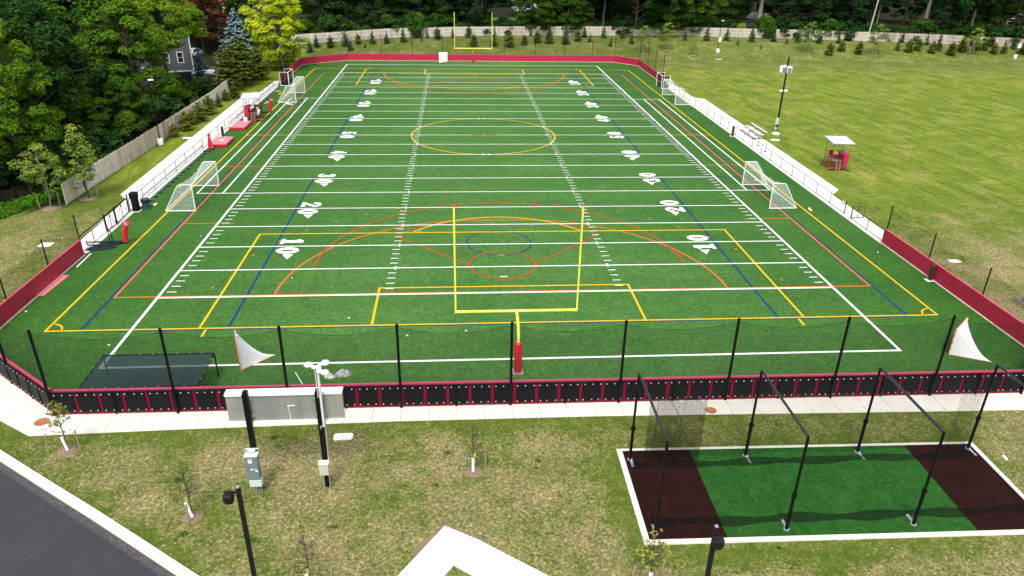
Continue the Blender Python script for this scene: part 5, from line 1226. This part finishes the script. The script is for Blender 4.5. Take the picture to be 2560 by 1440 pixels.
for u, v, m_, r_, hh, lb in [(1012, 74, 'bark_pale', .42, 16, 'thick pale trunk with a broken limb behind the far fence'), (1213, 64, 'bark', .48, 17, 'thick dark trunk just right of the far goalpost'), (1330, 64, 'bark_pale', .3, 16, 'slim grey trunk before the far lawn'), (1366, 66, 'bark', .3, 14, 'dark trunk with drooping leaves before the far lawn'),
                             (1893, 62, 'bark_pale', .55, 18, 'broad grey trunk before the shaded lawn behind the fence'), (2303, 80, 'bark_pale', .5, 18, 'leaning grey trunk on the bright lawn at the upper right'), (2420, 78, 'bark', .55, 18, 'paired dark trunk at the upper right, left of the tan shed'), (2525, 92, 'bark', .4, 16, 'dark leaning trunk right of the tan shed'), (960, 40, 'bark_pale', .18, 12, 'thin crooked pale trunk in the dark far woods'), (1095, 60, 'bark_pale', .16, 12, 'very thin pale trunk left of the far goalpost')]:
    y_ = 141 if u < 2200 else 134; p = ATY(u, v, y_); x0, y0 = p[0], p[1]; rs = random.Random(u); q = MB(); z0 = H(x0, y0)-.2
    t = thing('tall_tree', (x0, y0, z0), lb, 'tree', 'bare trunks beyond the far fence'); le = .9 if u > 1800 else rs.uniform(-.3, .5)
    q.tube([(0, 0, 0), (le*.15+.1, 0, hh*.25), (le*.5-.05, 0, hh*.5), (le, 0, hh*.8)], r_*1.15, 9, r_*.5); q.tube([(0, 0, -.1), (0, 0, .8)], r_*1.5, 9, r_*1.05)
    if u == 1012: q.tube([(.2, 0, 3.0), (1.2, -.2, 3.1), (1.6, -.2, 4.0)], .18, 7, .1)
    q.build('trunk', M[m_], t)
    me = KB['high'][u % 2][1]; o = bpy.data.objects.new('crown', me); COL.objects.link(o); o.parent = t; o.location = (le*.8, 0, 1.0); o.rotation_euler = (0, 0, u); o.scale = (.9, .9, .85)
fb = []
x = -36
while x < 150:
    yb = np.interp(x, [p[0] for p in FF], [p[1] for p in FF])+2.2
    if okfar(x, yb+4) or RF.random() < .3: fb.append((x+RF.uniform(-.8, .8), yb+RF.uniform(0, 2), RF.uniform(.75, 1.5), RF.choice([0, 0, 1])))
    x += 3.4
for i, (x, y, s, k) in enumerate(fb): bush(k, x, y, s, ('dark' if k == 0 else 'light green')+' bush peeping over the far fence, '+ordn(i+1)+' from the left', 'bushes behind the far fence')

# small evergreens on the bank and by the fence
KE = [conifer(71, 3.0, .95, 'needle_green', whorls=14, perw=11, lsize=.17, dens=15), conifer(72, 3.0, .75, 'needle_green', whorls=14, perw=10, lsize=.16, dens=15, droop=.3), conifer(73, 3.0, 1.15, 'needle_olive', base=.02, whorls=14, perw=13, lsize=.18, dens=18, droop=-.25, full=2.0, rag=.3)]
def evergreen(u, v, px, k, label, grp='young evergreens on the bank below the far fence'):
    x, y, z = G(u, v); D = math.dist((x, y, z), CAM_POS); h = px*D/FPX*1.06; s = h/3.0
    return plant(KE[k], 'young_evergreen', (x, y, z-.03), label, 'evergreen', grp, s, names=('stem', 'foliage'))
EV = [(719, 150, 17, 2), (739, 142, 16, 2), (775, 131, 30, 0), (792, 117.6, 28, 0), (827, 119, 24, 2), (863.5, 115, 34, 0), (877, 126, 25, 0), (896, 109, 20, 2), (913, 119.6, 13, 1), (931, 109, 30, 0), (967, 109, 28, 0), (1008, 105, 33, 0), (1054, 104, 12, 1), (1068, 95, 22, 1), (1094, 98, 25, 2), (1132, 94, 22, 1), (1172, 94, 24, 2), (1185, 115, 25, 2), (1236, 115, 42, 1), (1274, 117, 30, 2), (1272, 93, 20, 1), (1311, 112.5, 22, 2), (1327, 91, 19, 1), (1343, 107, 26, 2), (1373, 108, 40, 0), (1413.6, 110, 46, 1), (1444, 103, 24, 2), (1461, 94, 28, 0), (1475, 105, 20, 1), (1509, 95, 29, 0), (1527, 116, 21, 1), (1556, 97, 25, 0), (1578, 109, 28, 1), (1659, 100, 24, 2),
      (1712, 101, 22, 0), (1766, 102, 32, 0), (1816.6, 102, 30, 0), (1843.5, 113, 15, 1), (1878, 104, 33, 0), (1902, 122, 12, 1), (1933, 104, 30, 0), (1966, 110, 15, 1), (1995, 106, 27, 0), (2046.6, 108, 31, 0), (2072.6, 138, 25, 2), (2095, 108, 27, 1), (2103, 128.5, 22, 2), (2146, 134.5, 24, 2), (2152, 102, 20, 1), (2242.5, 126, 22, 0), (2255, 107, 22, 1), (2271, 131, 25, 2), (2294, 126, 22, 2), (2316, 112, 22, 1), (2329, 133, 23, 2), (2345, 126, 35, 1), (2372, 108, 18, 1), (2376, 138, 25, 2), (2402.5, 130, 27, 2), (2427, 115, 20, 1), (2441, 126, 20, 2), (2459, 125, 19, 2), (2481, 118, 20, 1), (2483, 134.5, 20, 2), (2507.5, 133, 25, 0), (2533, 123, 24, 1), (2558, 136, 25, 2)]
for i, (u, v, px, k) in enumerate(EV):
    evergreen(u, v, px, k, ['dark conical', 'slim dark', 'bushy olive green'][k]+' young evergreen on the bank, '+ordn(i+1)+' from the left')
for i, (u, v, px, k) in enumerate([(437, 342, 28, 2), (466, 326, 40, 2), (482, 312, 30, 2), (500.5, 304, 40, 2), (525, 285.5, 40, 2), (547.5, 267, 30, 0), (565, 252, 24, 2), (588, 246, 32, 2)]):
    evergreen(u, v, px, k, 'olive evergreen shrub inside the left picket fence, '+ordn(i+1)+' from the lamp post', 'evergreen shrubs along the left picket fence')

# staked saplings on the banks
KS = [broadleaf(81, 6.0, 2.2, .38, 40, 36, .17, 'leaf_young', 'bark_pale', clump_r=.55, droop=.1), broadleaf(82, 6.5, 1.35, .2, 50, 36, .17, 'leaf_young', 'bark', clump_r=.5, pointy=.6, droop=.1), broadleaf(83, 5.0, 1.6, .35, 26, 30, .20, 'leaf_young', 'bark_pale', clump_r=.5)]
def stake(t, x, y, h, lean=0.0, name='stake'):
    q = MB(); q.tube([(x, y, -.05), (x+lean, y, h)], .035, 6); return q.build(name, M['wood'], t)
def bank_tree(u, v, px, k, label, nm='staked_tree', hs=None):
    x, y, z = G(u, v); D = math.dist((x, y, z), CAM_POS); h = px*D/FPX*1.05; b_h = (6.0, 6.5, 5.0)[k]; s = h/b_h
    t = thing(nm, (x, y, z), label, 'young tree', 'staked young trees'); R_ = random.Random(int(u))
    for me, n_ in zip(KS[k], ('trunk', 'crown')):
        o = bpy.data.objects.new(n_, me); COL.objects.link(o); o.parent = t; o.scale = (s, s, s); o.rotation_euler = (0, 0, R_.uniform(0, 6))
    q = MB(); q.lathe((0, 0, 0), [(.75, -.05), (.7, .04), (.3, .10), (.06, .11)], 16); q.build('mulch_ring', M['mulch'], t)
    for sx in (-.9, .9): stake(t, sx, -.1, 1.5, .05*sx)
    return t
bank_tree(128, 521, 128, 0, 'leafy staked tree on the left slope in front of the black pipe fence'); bank_tree(222, 497, 150, 1, 'narrow golden green staked tree beside the end of the picket fence')
for a in [(2019, 133, 62, 2, 'pale sparse staked tree on the right bank with two bright stakes'), (2188, 139, 60, 2, 'sparse staked tree on the bank below the pale utility pole'), (2430, 139, 50, 2, 'sparse staked tree on the bank at the upper right'), (1732, 138, 25, 2, 'small bare staked tree left of the far bank lamp post'), (1607, 134, 58, 0, 'yellow green young tree behind the far right wall corner'), (1666, 126, 58, 2, 'sparse staked tree just right of the far wall corner')]:
    bank_tree(*a)
# saplings in the foreground lawn, with white trunk guards
def twigs(seed, h, leaves, guard_top):
    rs = random.Random(seed); q = MB(); q.tube([(0, 0, 0), (.02, .02, h*.35), (-.03, .03, h*.7), (.0, .0, h)], .032, 6, .010); tips = []
    for i in range(34):
        z = h*rs.uniform(.36, .96); a = rs.uniform(0, 6.28); L = (h-z)*.33+.16; el = rs.uniform(.45, 1.0); p0 = Vector((0, 0, z)); p1 = p0+Vector((math.cos(a)*L, math.sin(a)*L, el*L)); q.tube([p0, (p0+p1)/2+Vector((0, 0, -.03)), p1], .012, 4, .005); tips.append(p1); tips.append((p0+p1)/2)
        b = a+rs.uniform(-.9, .9); p2 = (p0+p1)/2+Vector((math.cos(b)*L*.4, math.sin(b)*L*.4, L*.35)); q.tube([(p0+p1)/2, p2], .008, 4, .004); tips.append(p2)
    lf = None
    if leaves:
        nr = np.random.RandomState(seed); P = []
        for k in range(leaves): t_ = tips[nr.randint(len(tips))]; P.append(np.array(t_)+nr.normal(0, .06, 3))
        P = np.array(P); lf = npmesh('leaves', quads(P, nr.normal(size=P.shape)+np.array([0, 0, .8]), nr.uniform(.10, .17, len(P)), nr, 1.3), 4, nr.uniform(.2, 1, len(P)), M['leaf_sapling'])
    return q, lf
M['leaf_sapling'] = leaf_mat('sapling_leaves', (.18, .26, .03), (.32, .38, .05), (.42, .26, .08), .35)
def sapling(u, v, h, leaves, seed, label, bend=0.0, tag_=False, st=((-.75, .1), (.6, .35))):
    x, y, z = G(u, v); t = thing('staked_sapling', (x, y, z), label, 'sapling', 'staked saplings in the near lawn'); q, lf = twigs(seed, h, leaves, .9); q.build('stem', M['bark'], t)
    if lf: o = bpy.data.objects.new('leaves', lf); COL.objects.link(o); o.parent = t
    q = MB(); q.tube([(0, 0, 0), (bend*.4, 0, .35), (bend, 0, .82)], .075, 10); q.build('trunk_guard', M['guard'], t)
    q = MB(); R_ = random.Random(seed); pr = []
    N = 22; rings = []
    for j, (r, hz) in enumerate(((.52, -.03), (.43, .03), (.25, .07), (.08, .06))): rings.append([Vector((r*(1+R_.uniform(-.14, .14))*math.cos(6.283*k/N), r*(1+R_.uniform(-.1, .1))*.85*math.sin(6.283*k/N), hz+R_.uniform(-.012, .012))) for k in range(N)])
    vs = [p for r in rings for p in r]; q.addmesh(vs, [(i*N+k, i*N+(k+1) % N, (i+1)*N+(k+1) % N, (i+1)*N+k) for i in range(3) for k in range(N)]+[tuple(range(3*N, 4*N))], True); q.build('mulch_ring', M['mulch'], t)
    for k, (sx, sy) in enumerate(st):
        stake(t, sx, sy, 1.15, .12*(-1)**k if k == 0 else -.02)
        q = MB(); q.tube([(sx, sy, .98), (sx*.5, sy*.5, 1.02), (0, 0, 1.15)], .007, 4); q.build('tie', M['rubber'], t)
    if tag_:
        q = MB(); q.rbox((bend+.08, -.03, 1.05), (.10, .02, .2), .008); q.build('leaf_tag', M['leaf_tag'], t)
M['leaf_tag'] = mat('yellow_label', (.6, .62, .05), .5)
sapling(170, 1127, 2.85, 110, 3, 'leafy staked sapling beside the corner walk at the lower left', -.1, st=((-.85, -.15), (.55, .1))); sapling(482, 1293, 2.7, 0, 4, 'bare staked sapling with a bent white guard left of the grey cabinet', -.16, True, st=((-.05, -.45), (.2, .6)))
sapling(1183, 1180, 2.75, 4, 5, 'bare staked sapling standing alone in the middle of the near lawn', 0, True); sapling(778, 1475, 2.9, 0, 6, 'bare sapling cut by the bottom edge, left of the white path', -.1, True, st=((.75, .1), (-.6, -.1)))
sapling(1622, 1470, 2.9, 60, 7, 'leafy staked sapling at the corner of the batting cage kerb', 0, False)

# weeds, stakes and the black pipe fence in the lower left dip
rs = np.random.RandomState(9); P = []
while len(P) < 9000:
    u, v = rs.uniform(-30, 168), rs.uniform(488, 545)
    if v > 545-(u)*.2-3 or v < 505-max(0, (u-20))*.1: continue
    x, y, z = G(u, v, -.6); z = H(x, y); P.append((x+rs.normal(0, .3), y+rs.normal(0, .3), z+abs(rs.normal(0, .22))))
P = np.array(P[:9000]); me = npmesh('ground_cover', quads(P, rs.normal(size=P.shape)*.5+np.array([0, 0, 1]), rs.uniform(.14, .32, len(P)), rs, 1.8), 4, rs.uniform(0, 1, len(P)), M['weed'])
o = bpy.data.objects.new('ground_cover', me); COL.objects.link(o); tag(o, 'bright green weeds filling the dip at the left edge', 'weeds', kind='stuff')
pf = [G(u, v) for u, v in [(-40, 500), (44, 498), (105, 490), (130, 487), (150, 484), (230, 455)]]; x0, y0, z0 = pf[0]
t = thing('pipe_fence', (x0, y0, z0), 'black pipe fence in the shaded dip left of the picket fence', 'fence')
for p in pf:
    q = MB(); q.cyl((0, 0, -.1), (0, 0, 1.75), .05, n=8); q.build('post', M['black'], t, (p[0]-x0, p[1]-y0, p[2]-z0))
q = MB()
for zz in (.35, 1.7):
    for a, b_ in zip(pf[:-1], pf[1:]): q.cyl((a[0]-x0, a[1]-y0, a[2]-z0+zz), (b_[0]-x0, b_[1]-y0, b_[2]-z0+zz), .028, n=6)
q.build('rails', M['black'], t)
x, y, z = G(7, 538); t = thing('survey_stake', (x, y, z), 'single pale stake standing in the weeds at the left edge', 'stake'); stake(t, 0, 0, 1.5, 0, 'wooden_stake')

# ================================================================== houses
def siding_mat(name, col):
    m, nt, p = new_mat(name); co = objco(nt); sx = node(nt, 'ShaderNodeSeparateXYZ'); nt.links.new(co, sx.inputs[0])
    a = node(nt, 'ShaderNodeMath', operation='DIVIDE'); nt.links.new(sx.outputs[2], a.inputs[0]); a.inputs[1].default_value = .16
    f = node(nt, 'ShaderNodeMath', operation='FRACT'); nt.links.new(a.outputs[0], f.inputs[0])
    c = ramp(nt, f.outputs[0], [(0.0, tuple(q*.55 for q in col)), (0.14, col), (1.0, tuple(q*1.08 for q in col))])
    c = mix(nt, c, ramp(nt, noise(nt, .8, 4, .6, co), [(.3, .93), (.7, 1.05)]), 1.0, 'MULTIPLY'); nt.links.new(c, p.inputs['Base Color']); p.inputs['Roughness'].default_value = .7; return m
M['sid_grey'] = siding_mat('grey_siding', (.10, .105, .115)); M['sid_white'] = siding_mat('white_siding', (.62, .62, .60)); M['sid_tan'] = siding_mat('tan_boards', (.30, .27, .20)); M['sid_blue'] = siding_mat('blue_grey_boards', (.16, .19, .22))
M['brick'] = mat('brown_brick', (.19, .10, .075), .9, var=.3, scale=14)
def house(name, loc, rz, W_, D_, hw, rise, wallm, label, wins, cat='house', roofm='roof', over=.4, trim=True):
    t = thing(name, loc, label, cat, None, rz); q = MB(); w2, d2 = W_/2, D_/2
    vs = [(-w2, -d2, 0), (w2, -d2, 0), (w2, d2, 0), (-w2, d2, 0), (-w2, -d2, hw), (w2, -d2, hw), (w2, d2, hw), (-w2, d2, hw), (0, -d2, hw+rise), (0, d2, hw+rise)]
    q.addmesh(vs, [(0, 1, 5, 8, 4), (1, 2, 6, 5), (2, 3, 7, 9, 6), (3, 0, 4, 7)]); q.build('wall', M[wallm], t)
    for s in (-1, 1):
        q = MB(); sl = rise/w2; ex = w2+over; ez = hw-over*sl; th = .16
        q.addmesh([(0, -d2-over, hw+rise+.02), (s*ex, -d2-over, ez+.02), (s*ex, d2+over, ez+.02), (0, d2+over, hw+rise+.02), (0, -d2-over, hw+rise+th), (s*ex, -d2-over, ez+th), (s*ex, d2+over, ez+th), (0, d2+over, hw+rise+th)],
                  [(0, 1, 2, 3), (4, 7, 6, 5), (0, 4, 5, 1), (1, 5, 6, 2), (2, 6, 7, 3), (3, 7, 4, 0)]); o = q.build('roof', M[roofm], t)
        q = MB(); q.tube([(0, -d2-over-.02, hw+rise+.09), (s*ex, -d2-over-.02, ez+.09)], .09, 4); q.build('fascia', M['white_paint'], o)
    if trim:
        for sx in (-1, 1):
            q = MB(); q.box((sx*(w2+.003), -d2-.003, hw/2), (.16, .16, hw)); q.build('corner_trim', M['white_paint'], t)
    for (x, z, ww, wh) in wins:
        q = MB(); q.box((x, -d2-.02, z+wh/2+.05), (ww+.24, .06, .12)); q.box((x, -d2-.02, z-wh/2-.05), (ww+.24, .06, .12)); q.box((x-ww/2-.05, -d2-.021, z), (.12, .062, wh)); q.box((x+ww/2+.05, -d2-.021, z), (.12, .062, wh)); q.box((x, -d2-.03, z), (ww, .05, .05))
        o = q.build('window', M['white_paint'], t); q = MB(); q.box((x, -d2-.008, z), (ww, .02, wh)); q.build('pane', M['glass'], o)
    return t
hx, hy = -48.2, 94.3
hs = house('grey_house', (hx-8.4, hy+2.8, H(hx-7, hy+6)-.3), rad(20), 14, 11, 9.6, 3.8, 'sid_grey', 'grey sided house with white window frames half hidden by trees on the left', [(5.2, 5.4, .8, 1.6), (3.0, 5.4, .8, 1.6), (-1.6, 7.2, .8, 1.6), (-4.6, 7.2, .8, 1.6), (-.5, 3.2, .8, 1.5), (0, 11.2, .8, 1.0)])
q = MB(); q.box((4.6, -5.53, 3.15), (4.8, .08, .16)); q.build('band_trim', M['white_paint'], hs)
q = MB(); q.box((5.1, -5.52, 1.5), (2.8, .05, 2.8)); q.build('garage_door', M['glass'], hs)
t = thing('patio_canopy', (-45.9, 93.6, H(-46, 93)), 'white patio canopy on thin posts at the foot of the grey house', 'canopy')
q = MB(); q.box((0, 0, 2.3), (4.2, 2.6, .08), R=Matrix.Rotation(rad(6), 3, 'X')); q.build('canopy_top', M['white_paint'], t)
for sx in (-1, 1):
    for sy in (-1, 1): q = MB(); q.cyl((sx*1.9, sy*1.1, 0), (sx*1.9, sy*1.1, 2.3), .05, n=6); q.build('post', M['white_paint'], t)
def car(loc, rz, m, label, name='parked_car'):
    t = thing(name, loc, label, 'car', None, rz); q = MB(); pr = [(-2.2, .35), (-2.25, .75), (-2.1, .95), (-1.3, 1.05), (-.75, 1.55), (.95, 1.6), (1.75, 1.05), (2.15, .9), (2.2, .35)]
    n = len(pr); vs = [(x, -.86 if z < 1.1 else -.7, z) for x, z in pr]+[(x, .86 if z < 1.1 else .7, z) for x, z in pr]
    q.addmesh(vs, [tuple(range(n)), tuple(range(2*n-1, n-1, -1))]+[(i, n+i, n+(i+1) % n, (i+1) % n) for i in range(n)]); q.build('body', M[m], t)
    q = MB()
    for s in (-1, 1): q.addmesh([(-1.15, s*.875, 1.08), (1.5, s*.875, 1.08), (.9, s*.73, 1.5), (-.7, s*.73, 1.5)], [(0, 1, 2, 3)])
    q.addmesh([(-1.32, -.68, 1.07), (-1.32, .68, 1.07), (-.8, .62, 1.54), (-.8, -.62, 1.54)], [(0, 1, 2, 3)]); q.build('windows', M['glass'], t)
    for x in (-1.4, 1.4):
        for s in (-1, 1): q = MB(); q.cyl((x, s*.72, .33), (x, s*.9, .33), .33, n=16); q.build('wheel', M['rubber'], t)
    for s in (-1, 1): q = MB(); q.box((-2.24, s*.6, .75), (.06, .35, .16)); q.build('headlight', M['disc'], t)
x, y, z = G(497, 142); car((x-1, y, H(x-1, y)), rad(70), 'white_paint', 'white parked car glimpsed right of the grey house')
x, y, z = G(455, 205); car((x, y, H(x, y)), rad(20), 'white_paint', 'white parked car under the trees below the grey house')
x, y, z = G(487, 213); t = thing('garden_trailer', (x, y, H(x, y)), 'red trailer loaded with tan boxes by the grey house', 'trailer', None, .3)
q = MB(); q.box((0, 0, .75), (3.2, 1.7, .12)); 
for s in (-1, 1): q.box((0, s*.85, 1.0), (3.2, .06, .5))
q.build('trailer_bed', M['red_metal'], t)
for bx_, by_, bs in ((-.8, 0, .9), (.3, .2, 1.0), (1.1, -.2, .6)): q = MB(); q.rbox((bx_, by_, .82+bs/2), (.9, 1.0, bs), .04); q.build('box', M['wood'], t)
for s in (-1, 1): q = MB(); q.cyl((0, s*.9, .38), (0, s*1.08, .38), .38, n=14); q.build('wheel', M['rubber'], t)
p = ATY(1870, 14, 182); house('white_house', (p[0], p[1], H(p[0], p[1])), rad(-10), 13, 9, 5.2, 2.8, 'sid_white', 'white house glimpsed at the top edge between trees, right of centre', [(-3, 3.4, 1, 1.4), (2, 3.4, 1, 1.4), (4.4, 3.4, 1, 1.4)])
p = ATY(1350, 12, 196); house('pale_house', (p[0], p[1], H(p[0], p[1])-1), rad(5), 16, 9, 4.6, 3, 'sid_white', 'pale house behind the far lawn near the top centre', [(-4, 2.4, 1, 1.4), (0, 2.4, 1, 1.4), (4.4, 2.4, 1, 1.4)])
p = ATY(650, 22, 165); house('far_white_house', (p[0]-3, p[1], H(p[0], p[1])), rad(15), 12, 9, 5.2, 3, 'sid_white', 'white house glimpsed between the blue spruce and the golden tree', [(-3, 3, 1, 1.4), (2, 3, 1, 1.4)])
p = ATY(95, 50, 118); house('cream_house', (p[0], p[1], H(p[0], p[1])), rad(20), 13, 9, 5.5, 3.5, 'sid_white', 'cream house hidden deep in the woods at the upper left', [(-3, 3, 1, 1.4), (3, 3, 1, 1.4)])
p = ATY(2470, 86, 133); house('tan_shed', (p[0]+1, p[1]+2, H(p[0], p[1])), rad(-38), 3.0, 5.0, 2.2, 1.0, 'sid_tan', 'tan garden shed with dark roof behind the fence at the upper right', [(0, 1.3, .6, .6)], 'shed', over=.2)
p = ATY(1850, 60, 152); house('blue_shed', (p[0]+4.6, p[1], H(p[0], p[1])), rad(25), 3.4, 4.6, 2.6, 1.3, 'sid_blue', 'blue grey shed behind the fence right of the broad grey trunk', [(0, 1.5, .7, .7)], 'shed', over=.2)
p = ATY(2480, 20, 172); house('long_house', (p[0], p[1], H(p[0], p[1])-.8), rad(-20), 17, 9, 3.2, 2.0, 'brick', 'low house with white trim behind trees at the upper right corner', [(-5, 1.9, 1.4, 1.2), (-1, 1.9, 1.4, 1.2), (4.4, 1.9, 1.6, 1.4)])
# silver tank trailer at the right edge
x, y, z = G(2562, 772); t = thing('tank_trailer', (x+1.0, y, 0), 'silver tank trailer cut by the right edge behind the maroon wall', 'trailer')
q = MB(); q.lathe((0, 0, 0), [(.55, .35), (.8, .5), (.85, 1.25), (.6, 1.5), (.2, 1.55)], 18, 1.1); q.build('tank', M['steel'], t)
q = MB(); q.tube([(-1.0, -.8, .3), (-1.05, -.8, 1.1), (-.85, -.6, 2.3), (.3, -.6, 2.4)], .05, 6); q.tube([(-1.05, .6, .3), (-1.0, .6, 2.3), (-.85, -.6, 2.3)], .05, 6); q.tube([(-1.1, -1, .35), (1.1, -1, .35), (1.1, 1, .35), (-1.1, 1, .35), (-1.1, -1, .35)], .06, 6); q.build('frame', M['steel'], t)
for s in (-1, 1): q = MB(); q.cyl((0, s*1.0, .3), (0, s*1.15, .3), .3, n=14); q.build('wheel', M['rubber'], t)

# tufts of grass standing in the near lawn
rs = np.random.RandomState(4); n = 90000
X = rs.uniform(-29, 31, n); Y = rs.uniform(-24, -6.1, n)
def near_ok(x, y):
    if y > -6.75 and x > 23: return False
    if 4.2 < x < 23.2 and -15.7 < y < -8.8: return False
    if y > -6.1-.02*abs(x): return False
    kx = [p[0] for p in kp]; ky = [p[1] for p in kp]
    if x < kx[-1]+1 and y < np.interp(x, kx, ky)+.12: return False
    if inside(x, y, PATHP): return False
    return True
PATHP = [(-4.15, -13.7), (-2.6, -14.6), (4.35, -19.9), (2.6, -20.9), (-3.77, -16.05), (-6.65, -20.2), (-8.4, -19.7)]
keep = np.array([near_ok(a, b_) for a, b_ in zip(X, Y)]); X, Y = X[keep], Y[keep]; n = len(X)
dens = np.array([math.sin(a*1.3+math.sin(b_*.9)*2)+math.sin(b_*1.7+a*.4)+rs.normal(0, .6) for a, b_ in zip(X, Y)])
V = np.empty((n, 3, 3)); hh = rs.uniform(.02, .065, n)*(1+.25*np.clip(dens, -1, 2)); a = rs.uniform(0, 6.28, n); wd = rs.uniform(.010, .026, n); ln_ = rs.uniform(.04, .13, n); b_ = rs.uniform(0, 6.28, n)
V[:, 0] = np.stack([X-np.cos(a)*wd, Y-np.sin(a)*wd, np.zeros(n)], -1); V[:, 1] = np.stack([X+np.cos(a)*wd, Y+np.sin(a)*wd, np.zeros(n)], -1); V[:, 2] = np.stack([X+np.cos(b_)*ln_, Y+np.sin(b_)*ln_, hh], -1)
tint = np.clip(.55-.22*dens+rs.normal(0, .22, n), 0, 1)
def tuft_mat():
    m, nt, p = new_mat('grass_blades'); at = node(nt, 'ShaderNodeAttribute'); at.attribute_name = 'tint'
    nt.links.new(ramp(nt, at.outputs['Fac'], [(0, (.045, .105, .010)), (.4, (.11, .16, .02)), (.6, (.22, .19, .07)), (1, (.46, .37, .21))]), p.inputs['Base Color']); p.inputs['Roughness'].default_value = .8; p.inputs['Specular IOR Level'].default_value = .1; return m
o = bpy.data.objects.new('grass', npmesh('grass', V.reshape(-1, 3), 3, tint, tuft_mat())); COL.objects.link(o); tag(o, 'patchy green and straw coloured grass of the near lawn', 'grass', kind='stuff')

# dead leaves and grit lying in the gutter
rs = np.random.RandomState(12); ka = np.array(offs(kp, .5)); P = []
for i in range(900):
    k = rs.randint(len(ka)-1); t_ = rs.uniform(); p = ka[k]*(1-t_)+ka[k+1]*t_; d = ka[k+1]-ka[k]; d = d/np.linalg.norm(d); o_ = abs(rs.normal(0, .10)); cl = math.sin(p[0]*1.7)+math.sin(p[0]*4.1)
    if cl < rs.uniform(-1.2, 1.4): continue
    P.append((p[0]+d[1]*o_, p[1]-d[0]*o_, .02))
P = np.array(P); me = npmesh('leaf_litter', quads(P, rs.normal(size=P.shape)*.2+np.array([0, 0, 1]), rs.uniform(.02, .05, len(P)), rs, 1.4), 4, rs.uniform(0, 1, len(P)), M['litter'] if 'litter' in M else leaf_mat('dry_leaves', (.10, .05, .02), (.26, .13, .05), (.42, .26, .12), .1))
o = bpy.data.objects.new('leaf_litter', me); COL.objects.link(o); tag(o, 'dry brown leaves scattered along the gutter of the road', 'leaves', kind='stuff')

rs = np.random.RandomState(33); P = []; wn = 0
while wn < 15:
    x, y = rs.uniform(-26, 28), rs.uniform(-20, -6.5)
    if not near_ok(x, y): continue
    wn += 1; r_ = rs.uniform(.04, .14)
    for k in range(int(30+200*r_)): P.append((x+rs.normal(0, r_), y+rs.normal(0, r_*.8), rs.uniform(.02, .06)))
P = np.array(P); me = npmesh('lawn_weeds', quads(P, rs.normal(size=P.shape)*.35+np.array([0, 0, 1]), rs.uniform(.03, .07, len(P)), rs, 1.7), 4, rs.uniform(0, .7, len(P)), M['weed'])
o = bpy.data.objects.new('lawn_weeds', me); COL.objects.link(o); tag(o, 'small clumps of darker green weeds dotted over the near lawn', 'weeds', kind='stuff')
